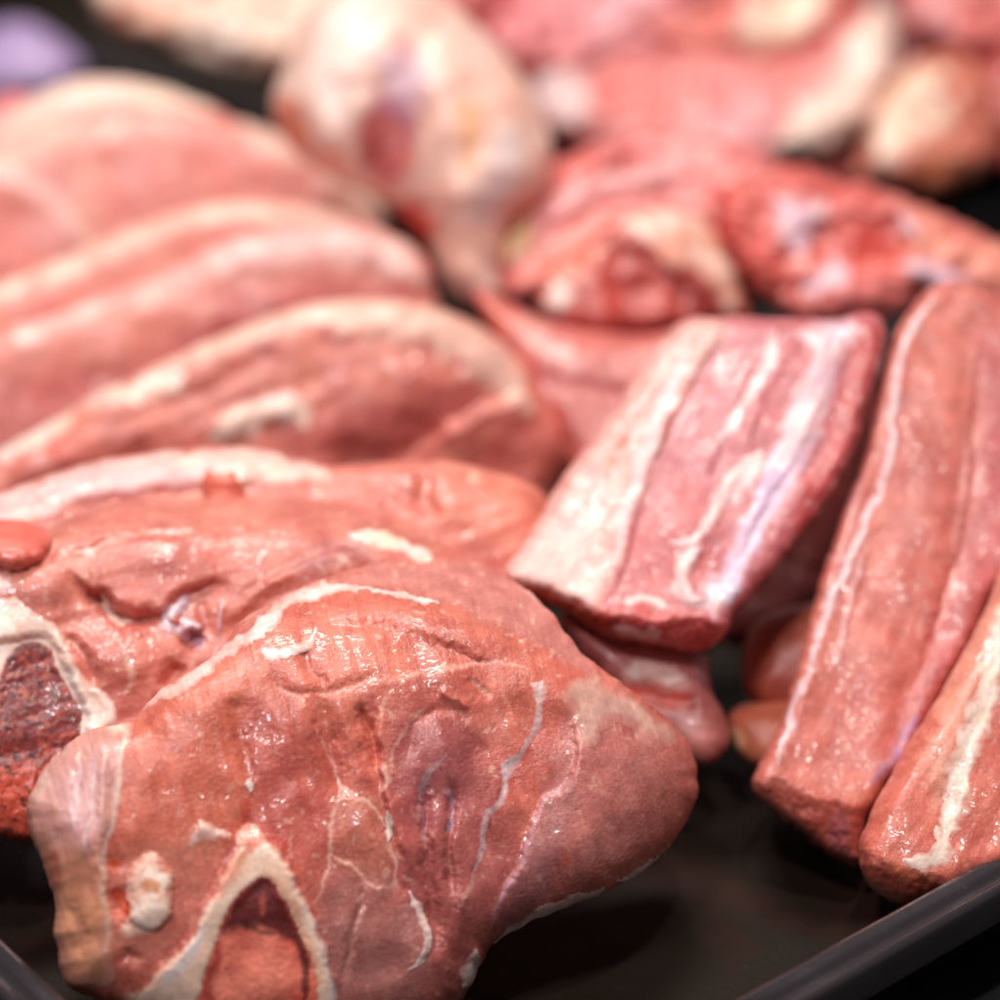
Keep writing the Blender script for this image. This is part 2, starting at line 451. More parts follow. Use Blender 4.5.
        for k in np.unique(lab):
            keep = np.where(lab == k)[0]
            if len(keep) < (18 if best is None else 40) or m[ids][keep].max() < .6: continue
            Tk = T[lab[T[:, 0]] == k]; inv2 = np.full(n, -1); inv2[keep] = np.arange(len(keep)); Tk = inv2[Tk]; nk = len(keep)
            E = {}
            for t in Tk:
                for a, b in ((t[0], t[1]), (t[1], t[2]), (t[2], t[0])):
                    if (b, a) in E: del E[(b, a)]
                    else: E[(a, b)] = 1
            side = []
            for a, b in E: side += [(b, a, a + nk), (b, a + nk, b + nk)]
            V = np.vstack([out[keep], inn[keep]]); FF = np.vstack([Tk, Tk[:, ::-1] + nk, np.array(side)])
            o = make_mesh(name, V, FF, mat, parent or self.root, self.base, np.vstack([c[keep], c[keep]]), np.vstack([self.uv[ids][keep]] * 2))
            tn = np.cross(V[Tk[:, 1]] - V[Tk[:, 0]], V[Tk[:, 2]] - V[Tk[:, 0]]); vn = np.zeros_like(V)
            for j in range(3): np.add.at(vn, Tk[:, j], tn)
            vn[nk:] = -vn[:nk]; vn /= np.linalg.norm(vn, axis=1)[:, None] + 1e-12
            o.data.normals_split_custom_set_from_vertices(vn.tolist())
            if label: o['label'] = label
            if best is None or nk > best[0]: best = (nk, o)
        if best is None: print('EMPTY PATCH', name); return None
        return best[1]

# =================================================================== setting and trays
def ring_path(cx, cy, ang, lu, lv, r, seg=10):
    """rounded rectangle that starts at a corner and runs lu along one side and lv along the other"""
    a = math.radians(ang); u = np.array([math.cos(a), math.sin(a)]); v = np.array([-u[1], u[0]])
    pts = []; nor = []
    for (x0, y0, s) in ((lu - r, r, -90), (lu - r, lv - r, 0), (r, lv - r, 90), (r, r, 180)):
        for k in range(seg + 1):
            t = math.radians(s + 90 * k / seg)
            pts.append((x0 + r * math.cos(t), y0 + r * math.sin(t))); nor.append((math.cos(t), math.sin(t)))
    pts = np.array(pts); nor = np.array(nor); o = np.array([cx, cy])
    # more points along the straight sides
    P2, N2 = [], []
    for i in range(len(pts)):
        j = (i + 1) % len(pts); k = max(1, int(np.linalg.norm(pts[j] - pts[i]) / 1.5))
        for q in range(k):
            t = q / k; P2.append(pts[i] * (1 - t) + pts[j] * t); N2.append(nor[i] * (1 - t) + nor[j] * t)
    pts, nor = np.array(P2), np.array(N2)
    return o + pts[:, :1] * u + pts[:, 1:] * v, nor[:, :1] * u + nor[:, 1:] * v

def sweep(path, nor, prof, z0=0.0, cap=False):
    n = len(path); V = []; F = []
    for (d, z) in prof:
        V.append(np.column_stack([path + nor * d, np.full(n, z + z0)]))
    V = np.vstack(V)
    for k in range(len(prof) - 1):
        for i in range(n):
            j = (i + 1) % n; F.append((k * n + i, k * n + j, (k + 1) * n + j, (k + 1) * n + i))
    return V, F

def tray(corner, ang, lu, lv, r, h, label, z0=0.0):
    path, nor = ring_path(corner[0], corner[1], ang, lu, lv, r)
    base = np.array([*path.mean(0), z0])
    root = tag(empty('serving_tray', base), label, 'tray', 'dark enamel trays of the meat counter')
    # pan: floor and walls with thickness
    pr = [(-.95, .0), (-.75, .03), (-.55, .12), (-.42, .3), (-.05, h - .12), (.0, h - .02)]
    V, F = sweep(path, nor, pr, z0)
    n = len(path); c0 = list(range(n)); ctr = len(V)
    V = np.vstack([V, [[*path.mean(0), z0]]])
    F = [tuple(reversed(f)) for f in F] + [(ctr, i, (i + 1) % n) for i in range(n)]
    # outer shell under the floor
    pr2 = [(.12, h - .1), (-.02, .9), (-.3, .1), (-.5, -.1), (-.9, -.14)]
    V2, F2 = sweep(path, nor, pr2, z0); k = len(V)
    ctr2 = len(V2); V2 = np.vstack([V2, [[*path.mean(0), z0 - .14]]]); m = 4 * n
    F2 = [tuple(reversed(f)) for f in F2] + [(ctr2, m + (i + 1) % n, m + i) for i in range(n)]
    F += [tuple(a + k for a in f) for f in F2]
    F = [f for f in F]
    me = bpy.data.meshes.new('pan'); me.from_pydata(((V if False else np.vstack([V, V2])) - base).__mul__(S).tolist(), [], F)
    me.polygons.foreach_set('use_smooth', [True] * len(me.polygons)); me.materials.append(M_TRAY); me.update()
    o = bpy.data.objects.new('pan', me); COL.objects.link(o); o.parent = root
    # rolled rim with its stepped outer lip
    t = [(-.02, h - .04), (.0, h + .0), (.06, h + .045), (.16, h + .06), (.32, h + .055), (.40, h + .02), (.44, h - .05), (.52, h - .07),
         (.60, h - .05), (.66, h - .02), (.74, h - .03), (.80, h - .1), (.83, h - .25), (.86, h - .75), (.83, h - .83), (.78, h - .8), (.72, h - .2), (.4, h - .16), (.1, h - .14), (-.02, h - .12), (-.02, h - .04)]
    V, F = sweep(path, nor, t, z0); F = [tuple(reversed(f)) for f in F]
    make_mesh('rim', V, F, M_RIM, root, base)
    return root

# counter top below everything
g = make_mesh('counter', [(-400, -60, -.15), (400, -60, -.15), (400, 500, -.15), (-400, 500, -.15)], [(0, 1, 2, 3)], M_COUNTER)
tag(g, 'black counter top under the trays', kind='structure')

RH = 2.5
e1, e2 = at(736, 999, RH), at(1000, 852, RH)
RA = math.degrees(math.atan2(e2[1] - e1[1], e2[0] - e1[0]))
ua = np.array([math.cos(math.radians(RA)), math.sin(math.radians(RA))]); va = np.array([-ua[1], ua[0]])
q = at(18, 955, RH)[:2] - e1[:2]
CORNER = e1[:2] + ua * (q @ ua)
tray(CORNER, RA, 30, 38, 2.2, RH, 'dark enamel tray in the foreground, piled with meat slices and rib pieces')
tray((5.4, 73.2), 46, 44, 40, 2.5, 1.9, 'dark tray at the back, heaped with blurred bony cuts')
cl = CORNER + ua * 2 + va * 39.6
tray(cl, RA, 24, 27, 2.5, 1.9, 'dark tray in the far left corner holding a lilac cut')

# =================================================================== the row of leg slices, front to back
GS = 'bone-in leg slices leaning on each other in a row'
A = Cut('leg_slice',
    [(128, 722), (160, 692), (215, 655), (240, 622), (291, 592), (336, 574), (381, 564), (425, 562), (447, 552), (490, 566), (545, 606), (585, 655), (645, 700), (688, 742), (698, 785), (690, 815),
     (664, 852), (622, 884), (590, 898), (545, 914), (500, 938), (482, 962), (462, 1000), (425, 1030), (330, 1052), (200, 1045), (130, 1012), (72, 988), (56, 940), (54, 895), (40, 856), (29, 822), (34, 788), (62, 752), (90, 730)],
    (300, 1040, 1.0), 44, 16, 'largest meat slice, frontmost in the pile, showing a pointed bone and white veins', 'meat slice', front=1.0, back=2.2, R=1.15, step=1.9, group=GS, fibre=75, seed=1, bow=[(400, 695, -90, 120, 1.7), (300, 800, 90, 230, .8), (560, 800, 0, 130, 1.0)],
    c1=lin(222, 120, 98), c2=lin(192, 82, 70), rough_h=.028, edge=2.0, waves=.025,
    heights=[
        ('fold', [(118, 730), (175, 690), (225, 650), (275, 612), (325, 591), (375, 590), (450, 605), (496, 627), (553, 655), (578, 690)], 30, .10),
        ('ridge', [(320, 606), (385, 610), (445, 626), (515, 652)], 17, .12), ('ridge', [(310, 634), (345, 624), (400, 632), (448, 648), (490, 664)], 6, -.06), ('fold', [(380, 632), (420, 640), (460, 652), (500, 666)], 18, -.06),
        ('ridge', [(262, 672), (275, 685), (296, 697), (337, 692), (380, 681)], 9, -.07),
        ('fold', [(262, 676), (292, 695), (337, 691), (375, 681), (420, 672), (486, 663)], 22, .06),
        ('ridge', [(358, 705), (366, 722), (374, 740), (381, 768)], 5, -.2),
        ('fold', [(380, 690), (378, 740), (386, 800), (396, 830), (412, 880)], 24, -.12),
        ('ridge', [(318, 690), (326, 740), (345, 800)], 10, -.13), ('ridge', [(275, 700), (290, 760), (300, 820)], 12, .06), ('ridge', [(235, 690), (240, 740), (250, 785)], 10, -.09),
        ('ridge', [(345, 700), (352, 740), (365, 790)], 9, .07), ('ridge', [(300, 648), (310, 670), (330, 684)], 7, -.09),
        ('blob', 436, 748, 38, 30, .13, 20), ('ridge', [(405, 765), (415, 725), (440, 710), (480, 722)], 6, -.05),
        ('ridge', [(441, 720), (468, 735), (490, 760)], 6, -.04), ('ridge', [(464, 678), (478, 688), (492, 699)], 4, -.06), ('ridge', [(440, 690), (470, 708)], 5, .07),
        ('fold', [(576, 690), (575, 774), (548, 797), (533, 822), (522, 862), (508, 888), (486, 930)], 26, -.09),
        ('blob', 620, 790, 60, 70, .22, 30), ('fold', [(545, 672), (540, 716), (528, 745), (506, 771), (495, 810), (477, 854), (468, 900)], 14, .05),
        ('ridge', [(429, 770), (425, 830), (432, 900), (440, 960)], 6, -.13), ('ridge', [(455, 780), (448, 840), (452, 900)], 5, -.12), ('ridge', [(470, 880), (455, 930), (445, 980)], 8, .06),
        ('blob', 361, 830, 26, 34, .11), ('fold', [(398, 882), (416, 905), (428, 948), (412, 972)], 14, .10), ('fold', [(330, 852), (352, 866), (372, 884), (392, 886)], 14, .05),
        ('ridge', [(366, 884), (352, 930), (345, 985)], 4, -.05),
        ('dome', 151, 892, 24, 38, .16), ('blob', 118, 905, 13, 14, -.14), ('blob', 116, 866, 12, 10, -.06), ('blob', 130, 957, 8, 7, -.14),
        ('region', [(248, 830), (283, 860), (302, 890), (320, 930), (334, 970), (340, 1005), (338, 1048), (150, 1046), (150, 985), (178, 952), (198, 928), (212, 898), (230, 862)], 7, .10),
        ('region', [(262, 880), (284, 902), (301, 938), (312, 970), (316, 1005), (312, 1060), (202, 1060), (206, 985), (222, 930), (242, 898)], 6, -.05),
        ('blob', 250, 820, 10, 16, -.07), ('fold', [(196, 818), (215, 830), (240, 838)], 12, .08), ('ridge', [(60, 900), (80, 925), (76, 960)], 9, -.08), ('ridge', [(42, 800), (75, 830), (96, 850)], 16, .06),
        ('ridge', [(106, 735), (102, 800), (98, 850), (104, 930)], 6, .06), ('ridge', [(85, 745), (72, 800)], 5, -.04)],
    paints=[
        ('area', [(400, 700), (480, 690), (500, 800), (470, 1000), (420, 1000), (400, 850)], 30, PURP, .35),
        ('area', [(320, 880), (360, 860), (440, 1010), (320, 1040)], 22, lin(150, 92, 92), .45),
        ('area', [(580, 700), (690, 745), (690, 820), (560, 900), (500, 930), (540, 820)], 14, lin(176, 100, 98), .55),
        ('area', [(355, 800), (380, 800), (392, 850), (375, 885), (335, 860), (335, 815)], 6, lin(198, 118, 98), .6),
        ('stroke', [(300, 606), (345, 598), (400, 602), (450, 612), (500, 636), (552, 668)], 17, lin(214, 120, 98), .5),
        ('area', [(250, 610), (300, 590), (380, 566), (450, 556), (500, 575), (560, 625), (600, 680), (570, 664), (496, 624), (420, 596), (340, 588), (280, 604), (240, 634)], 6, lin(208, 134, 126), .75),
        ('stroke', [(242, 836), (246, 815), (252, 800)], 9, BLOOD, .75), ('stroke', [(226, 838), (250, 828), (276, 842), (292, 858)], 8, BLOOD, .65),
        ('stroke', [(314, 728), (330, 760), (346, 792), (368, 803), (386, 826)], 2.2, CREAM, .55), ('stroke', [(346, 792), (333, 815), (330, 850), (324, 884), (316, 902)], 2.6, CREAM, .5),
        ('stroke', [(328, 852), (350, 866), (370, 884)], 2.4, CREAM, .5), ('stroke', [(366, 884), (356, 925), (345, 975)], 2.2, CREAM, .4), ('stroke', [(366, 886), (382, 887), (396, 884), (392, 858), (386, 836)], 3.2, FAT, .6),
        ('stroke', [(427, 772), (421, 800), (424, 850)], 2, LILAC, .5), ('stroke', [(448, 786), (452, 805), (446, 832)], 3.4, BLUE, .6),
        ('stroke', [(574, 776), (549, 797), (534, 821), (524, 858), (508, 890), (488, 928)], 2.8, LILAC, .75), ('area', [(575, 776), (549, 797), (532, 830), (510, 888), (500, 930), (545, 912), (560, 850), (580, 800)], 10, lin(170, 124, 128), .45),
        ('stroke', [(402, 683), (420, 673), (445, 667), (487, 664)], 3.2, CREAM, .55), ('stroke', [(487, 664), (505, 664), (528, 668)], 2.2, FAT, .5), ('stroke', [(270, 683), (300, 700)], 2, FAT, .3),
        ('stroke', [(384, 762), (386, 780), (381, 794)], 4, FAT, .5), ('stroke', [(372, 735), (380, 715), (392, 690)], 2.4, CREAM, .35), ('stroke', [(430, 700), (400, 735), (390, 775)], 2.4, CREAM, .4),
        ('stroke', [(466, 676), (480, 688), (491, 696)], 3, CREAM, .45), ('stroke', [(474, 870), (468, 892), (456, 912)], 3, lin(222, 190, 180), .45), ('stroke', [(234, 784), (250, 786)], 2, CREAM, .5),
        ('stroke', [(564, 852), (567, 866)], 5, lin(222, 92, 60), .8), ('stroke', [(607, 826), (612, 828)], 5, CREAM, .5), ('stroke', [(500, 690), (510, 705)], 2.5, CREAM, .3), ('stroke', [(320, 872), (318, 895)], 6, lin(196, 110, 90), .5),
        ('stroke', [(104, 862), (126, 860)], 10, lin(206, 92, 66), .6), ('stroke', [(533, 682), (543, 682), (541, 700), (537, 722), (526, 746), (508, 768), (501, 798), (487, 821), (478, 852), (474, 872)], 4.0, lin(240, 214, 216), .7), ('stroke', [(534, 684), (542, 690), (540, 702)], 7, lin(240, 214, 210), .7), ('stroke', [(522, 752), (508, 768), (504, 776)], 6, lin(240, 218, 222), .7), ('stroke', [(447, 755), (431, 770), (424, 786), (421, 798)], 3.4, lin(232, 206, 214), .6), ('noise', 5.0, .50, CREAM, .35), ('area', [(125, 740), (230, 690), (260, 760), (230, 830), (160, 850), (115, 850)], 24, lin(210, 108, 78), .5), ('area', [(420, 860), (520, 830), (540, 900), (470, 1000), (400, 1030), (380, 940)], 24, lin(160, 90, 86), .4), ('area', [(335, 880), (395, 890), (425, 930), (415, 1010), (330, 1020)], 12, lin(190, 130, 122), .5), ('area', [(112, 862), (200, 840), (215, 880), (180, 945), (112, 950)], 16, lin(214, 138, 116), .5), ('area', [(395, 735), (440, 715), (480, 740), (470, 800), (430, 830), (400, 800)], 14, lin(160, 84, 90), .5), ('area', [(240, 700), (300, 720), (300, 800), (255, 800)], 18, lin(184, 84, 76), .5), ('area', [(560, 740), (640, 735), (690, 800), (640, 860), (560, 860)], 22, lin(206, 132, 122), .5), ('area', [(300, 690), (350, 700), (370, 760), (330, 800), (290, 760)], 20, lin(190, 90, 76), .4), ('area', [(395, 640), (470, 645), (520, 690), (470, 720), (400, 700)], 16, lin(204, 104, 82), .4)])
A.patch('rim_fat', [('stroke', [(112, 724), (134, 706), (175, 690), (202, 671), (226, 650), (252, 635), (280, 609), (302, 596), (330, 590), (372, 590)], 8),
                    ('stroke', [(262, 650), (284, 655), (310, 641), (318, 628)], 7), ('stroke', [(372, 592), (412, 597), (448, 606)], 3.2)], M_FAT, lin(250, 228, 222), lin(238, 180, 166), th=.04, rough=.02, opacity=.95)
A.patch('fascia', [('area', [(572, 680), (617, 690), (643, 708), (672, 734), (660, 738), (640, 730), (618, 718), (600, 724), (590, 738), (580, 742), (575, 712)], 12)], M_SKIN, lin(222, 182, 166), lin(210, 156, 140), th=.02, rough=.012, opacity=.75)
sk = A.patch('silver_skin', [('area', [(112, 722), (130, 727), (124, 760), (118, 800), (110, 840), (106, 880), (108, 920), (114, 958), (108, 985), (58, 975), (52, 900), (36, 850), (22, 815), (30, 780), (60, 748), (85, 728)], 5)],
        M_SKIN, lin(214, 148, 136), lin(218, 150, 122), th=.03, rough=.02,
        paints=[('area', [(60, 760), (105, 740), (112, 790), (95, 850), (60, 830), (45, 790)], 18, LILAC, .35), ('stroke', [(125, 735), (119, 785), (112, 830), (104, 858), (101, 885), (104, 915), (108, 952)], 5, lin(236, 204, 190), .85),
                ('stroke', [(82, 760), (76, 800), (74, 830)], 3, lin(236, 214, 218), .6), ('stroke', [(96, 755), (92, 800), (84, 850)], 2.2, lin(232, 210, 210), .5),
                ('stroke', [(110, 727), (128, 730), (124, 745)], 10, CREAM, .8), ('stroke', [(48, 850), (56, 870), (60, 885)], 10, lin(190, 84, 60), .6), ('area', [(62, 860), (100, 860), (104, 960), (66, 970)], 12, TAN, .7),
                ('stroke', [(36, 790), (40, 800), (48, 770)], 6, lin(230, 186, 174), .7)])
A.patch('cartilage', [('area', [(138, 858), (152, 856), (164, 866), (170, 888), (167, 910), (156, 926), (138, 932), (122, 928), (132, 914), (130, 895), (130, 874)], 7)], M_BONE, lin(248, 222, 206), lin(238, 188, 166), th=.06, rough=.02, noise=(3, 1.2),
        paints=[('stroke', [(142, 884), (152, 884), (158, 890)], 8, lin(206, 120, 60), .85), ('stroke', [(112, 862), (124, 868)], 9, lin(204, 70, 50), .8)])
A.patch('blood_spot', [('stroke', [(112, 890), (124, 902), (126, 912), (116, 914)], 10), ('stroke', [(110, 864), (120, 866)], 10)], M_MARROW, lin(178, 44, 32), lin(204, 84, 54), th=.03)
bone = A.patch('bone', [('area', [(248, 824), (280, 860), (298, 893), (316, 932), (330, 970), (336, 1005), (333, 1046), (150, 1044), (128, 1004), (155, 976), (182, 953), (202, 926), (213, 897), (232, 862)], 6)],
        M_BONE, lin(248, 206, 178), lin(250, 220, 202), th=.06, depth=.2, minus=[('area', [(260, 876), (284, 900), (302, 936), (314, 968), (318, 1005), (314, 1060), (200, 1060), (204, 985), (221, 930), (241, 894)], 4)],
        paints=[('stroke', [(250, 842), (236, 868), (214, 902)], 8, lin(232, 142, 110), .7), ('stroke', [(262, 868), (290, 900), (306, 938), (316, 980), (318, 1020)], 5, lin(226, 148, 104), .6),
                ('stroke', [(290, 868), (316, 915), (332, 965), (337, 1020)], 7, lin(214, 208, 214), .75), ('stroke', [(205, 930), (185, 962), (165, 985)], 9, lin(226, 218, 220), .7), ('stroke', [(150, 985), (160, 1010), (190, 1030)], 12, CREAM, .7),
                ('stroke', [(248, 824), (252, 850)], 14, lin(222, 100, 78), .7)])
A.patch('marrow', [('area', [(260, 875), (285, 899), (303, 936), (315, 968), (319, 1005), (315, 1046), (200, 1046), (203, 985), (220, 930), (240, 893)], 5)], M_MARROW, lin(242, 124, 104), lin(226, 88, 74), th=.05, depth=.1, parent=bone, grain=.006,
        paints=[('area', [(259, 874), (284, 902), (300, 938), (282, 936), (262, 924), (245, 928), (222, 932), (240, 896)], 5, lin(92, 18, 22), 1.0), ('stroke', [(238, 922), (258, 930), (276, 934)], 5, lin(60, 8, 12), .9),
                ('stroke', [(294, 925), (303, 955), (306, 985), (303, 1000)], 6, lin(84, 14, 14), .9), ('stroke', [(262, 896), (262, 915)], 4, lin(176, 78, 62), .7), ('area', [(215, 940), (285, 945), (290, 1020), (215, 1020)], 14, lin(246, 146, 122), .6), ('stroke', [(218, 940), (210, 985), (208, 1030)], 6, lin(176, 50, 44), .7)])
A.patch('fat_flap', [('stroke', [(604, 888), (585, 898), (562, 906), (540, 916), (515, 931), (492, 940)], 7), ('stroke', [(660, 856), (640, 870), (616, 882)], 4), ('stroke', [(478, 952), (474, 970), (462, 985)], 9),
                     ('stroke', [(410, 892), (422, 915), (428, 942), (420, 962), (408, 972)], 4.5)], M_FAT, lin(236, 216, 218), lin(236, 194, 180), th=.05, rough=.02)
A.patch('fat_nodule', [('stroke', [(388, 812), (391, 826), (387, 842)], 5), ('stroke', [(247, 780), (249, 792)], 6)], M_FAT, lin(236, 216, 204), th=.06)
A.patch('white_flap', [('area', [(200, 821), (207, 823), (228, 834), (215, 836), (200, 838), (192, 846), (196, 832)], 4)], M_SKIN, lin(226, 184, 172), th=.03)

B = Cut('leg_slice',
    [(48, 524), (90, 506), (140, 499), (202, 497), (280, 497), (336, 502), (392, 515), (428, 530), (452, 548), (500, 590), (530, 650), (500, 740), (420, 800), (300, 840), (180, 850), (90, 820), (45, 838), (22, 840), (0, 836), (-60, 820), (-100, 720), (-90, 600), (-50, 540), (0, 520)],
    (200, 499, 6.8), 46, 14, 'second meat slice from the front, at the left edge, with a dark red porous bone', 'meat slice', front=.9, back=2.0, R=.9, step=2.2, group=GS, fibre=-15, seed=2, bow=[(250, 575, -90, 75, 1.1)],
    c1=lin(220, 130, 110), c2=lin(202, 102, 88), rough_h=.02, edge=1.6, waves=.03,
    heights=[('dome', 14, 538, 38, 30, .42), ('ridge', [(-10, 566), (20, 568), (46, 560), (52, 540)], 5, -.12),
        ('fold', [(60, 565), (85, 582), (108, 602), (135, 617), (160, 612), (185, 588), (240, 580)], 40, -.24), ('ridge', [(88, 590), (112, 608), (140, 618), (162, 610)], 8, -.35),
        ('ridge', [(60, 560), (90, 548), (130, 536), (200, 532)], 4, -.08), ('fold', [(85, 552), (130, 537), (200, 531), (260, 536)], 18, .06),
        ('blob', 125, 655, 48, 34, .35, 10), ('ridge', [(60, 632), (80, 650), (98, 690)], 6, -.16), ('ridge', [(185, 648), (192, 640), (200, 632)], 8, -.35), ('ridge', [(165, 690), (182, 662)], 8, -.25),
        ('fold', [(230, 610), (262, 585), (305, 560), (350, 547), (372, 556)], 22, .12), ('ridge', [(225, 640), (250, 615), (300, 580)], 8, -.12),
        ('ridge', [(185, 594), (172, 612), (180, 626)], 4, .12), ('ridge', [(180, 626), (202, 628)], 5, .12), ('ridge', [(222, 598), (218, 636)], 4, .07), ('ridge', [(200, 600), (206, 640)], 6, -.08),
        ('region', [(0, 640), (45, 636), (62, 655), (72, 680), (86, 712), (84, 745), (50, 762), (32, 795), (25, 845), (-80, 845), (-80, 640)], 5, -.16), ('blob', 60, 590, 45, 22, .10, 10), ('ridge', [(250, 520), (330, 520), (400, 540)], 9, .06), ('ridge', [(330, 560), (350, 572), (375, 560)], 5, -.06)],
    paints=[('stroke', [(85, 552), (112, 542), (150, 533), (200, 532)], 2.4, FAT, .5), ('stroke', [(84, 551), (92, 548)], 6, WHITE, .7), ('stroke', [(200, 552), (220, 544), (238, 538)], 4, CREAM, .45),
            ('area', [(290, 575), (310, 550), (350, 540), (375, 555), (340, 580)], 10, PURP, .45), ('stroke', [(222, 598), (218, 636)], 3.4, LILAC, .6), ('stroke', [(182, 635), (200, 640), (196, 648)], 8, LILAC, .7),
            ('stroke', [(52, 565), (75, 580), (105, 605)], 12, lin(196, 90, 70), .3), ('stroke', [(126, 655), (132, 676), (124, 694)], 4, CREAM, .6), ('stroke', [(330, 565), (345, 560), (360, 572)], 5, CREAM, .45), ('noise', 4.2, .5, CREAM, .35), ('stroke', [(-10, 582), (8, 586)], 10, WHITE, .8), ('stroke', [(320, 578), (400, 545)], 6, ORANGE, .3)])
b2 = B.patch('bone', [('area', [(-90, 600), (2, 600), (22, 606), (50, 624), (66, 645), (78, 672), (96, 690), (116, 704), (112, 722), (80, 742), (40, 760), (28, 800), (22, 845), (-90, 845)], 5)], M_BONE, lin(252, 232, 220), lin(248, 212, 196), th=.07, depth=.25, minus=[('area', [(15, 652), (40, 646), (54, 660), (64, 682), (80, 712), (80, 742), (50, 760), (32, 792), (26, 850), (-70, 850), (-14, 700)], 4)],
        paints=[('stroke', [(58, 632), (72, 662), (92, 694), (108, 708)], 3, lin(206, 160, 132), .6), ('stroke', [(10, 615), (30, 640)], 4, lin(226, 180, 150), .5)])
B.patch('marrow', [('area', [(15, 650), (42, 645), (56, 660), (66, 682), (83, 712), (82, 745), (52, 762), (34, 795), (26, 842), (-70, 842), (-16, 700)], 4)], M_MARROW, lin(150, 52, 46), lin(112, 34, 36), th=.06, depth=.1, parent=b2, grain=.014, noise=(6, .9),
        paints=[('area', [(0, 775), (34, 770), (28, 845), (-20, 845), (-30, 790)], 12, lin(220, 84, 60), .8), ('area', [(8, 690), (24, 660), (45, 690), (50, 730), (10, 750)], 12, lin(112, 44, 50), .5), ('noise', 7, .15, lin(62, 12, 14), .8), ('noise', 6, .3, lin(214, 110, 84), .5)])
B.patch('fat_strip', [('stroke', [(352, 534), (382, 540), (404, 548), (436, 563)], 9), ('stroke', [(100, 596), (108, 607), (116, 618), (132, 622)], 6)], M_FAT, WHITE, CREAM, th=.06)
B.patch('tendon', [('stroke', [(186, 594), (175, 607), (166, 622), (170, 634)], 7), ('stroke', [(180, 618), (188, 624), (201, 628)], 6), ('stroke', [(170, 624), (184, 632), (188, 642)], 7)], M_SKIN, lin(222, 206, 216), lin(210, 180, 190), th=.07, rough=.05)
B.patch('flesh_knob', [('area', [(-14, 520), (0, 512), (22, 511), (42, 522), (49, 540), (45, 558), (30, 564), (0, 563), (-16, 555)], 5)], M_PATCH, lin(224, 108, 92), lin(212, 96, 84), th=.02)
def puff(o, cut, cx, cy, rx, ry, amp):
    """swell a part into a rounded lump"""
    me = o.data; n = len(me.vertices); half = n // 2
    co = np.zeros(n * 3); me.vertices.foreach_get('co', co); co = co.reshape(-1, 3)
    W = co[:half] / S + cut.base; v = W - CAM
    sx = v @ np.array([1, 0, 0]); fw = np.array([0, math.cos(PITCH), -math.sin(PITCH)]); up = np.array([0, math.sin(PITCH), math.cos(PITCH)])
    z = v @ fw; x = 500 + FOC * sx / z; y = 500 - FOC * (v @ up) / z
    k = np.sqrt(np.clip(1 - ((x - cx) / rx) ** 2 - ((y - cy) / ry) ** 2, 0, 1)) * amp
    co[:half] += (-(v / z[:, None]) * k[:, None] + np.array([0, 0, .0])) * S
    me.vertices.foreach_set('co', co.ravel()); me.update()

Cc = Cut('leg_slice',
    [(-30, 510), (20, 486), (50, 474), (100, 461), (160, 451), (205, 447), (250, 448), (300, 461), (335, 466), (400, 462), (450, 462), (500, 473), (540, 490), (553, 515), (560, 560), (540, 610), (400, 640), (200, 620), (40, 600), (-40, 560)],
    (240, 447, 6.5), 50, 12, 'low meat slice with a pale fat band, third from the front of the pile', 'meat slice', front=.8, back=1.8, R=.9, step=3, group=GS, fibre=-10, seed=3, c1=lin(224, 132, 112), c2=lin(208, 106, 92), rough_h=.02, waves=.04, warp=3,
    heights=[('fold', [(300, 470), (380, 478), (420, 500), (440, 530)], 25, -.08), ('ridge', [(432, 470), (424, 495), (436, 522)], 9, -.16), ('blob', 490, 515, 50, 40, .15), ('ridge', [(40, 515), (150, 495), (280, 488)], 8, -.10)],
    paints=[('area', [(430, 475), (540, 490), (550, 545), (440, 530)], 20, ORANGE, .35), ('stroke', [(410, 500), (430, 540)], 10, lin(226, 110, 96), .5), ('stroke', [(470, 478), (480, 480)], 10, CREAM, .5)])
Cc.patch('fat_band', [('area', [(-30, 512), (40, 480), (100, 463), (205, 450), (250, 450), (310, 466), (330, 476), (290, 480), (240, 482), (150, 492), (90, 500), (40, 520), (0, 525)], 7)], M_FAT, lin(236, 186, 178), lin(240, 206, 190), th=.07, paints=[('area', [(-30, 512), (60, 475), (160, 460), (200, 485), (50, 515)], 18, lin(226, 170, 176), .6)])
kn = Cc.patch('flesh_knob', [('area', [(208, 472), (220, 468), (236, 478), (244, 495), (232, 504), (212, 502), (204, 490)], 4)], M_PATCH, lin(220, 110, 88), lin(210, 92, 76), th=.05, paints=[('stroke', [(210, 470), (228, 470)], 6, WHITE, .8)])
puff(kn, Cc, 224, 487, 26, 22, .5)

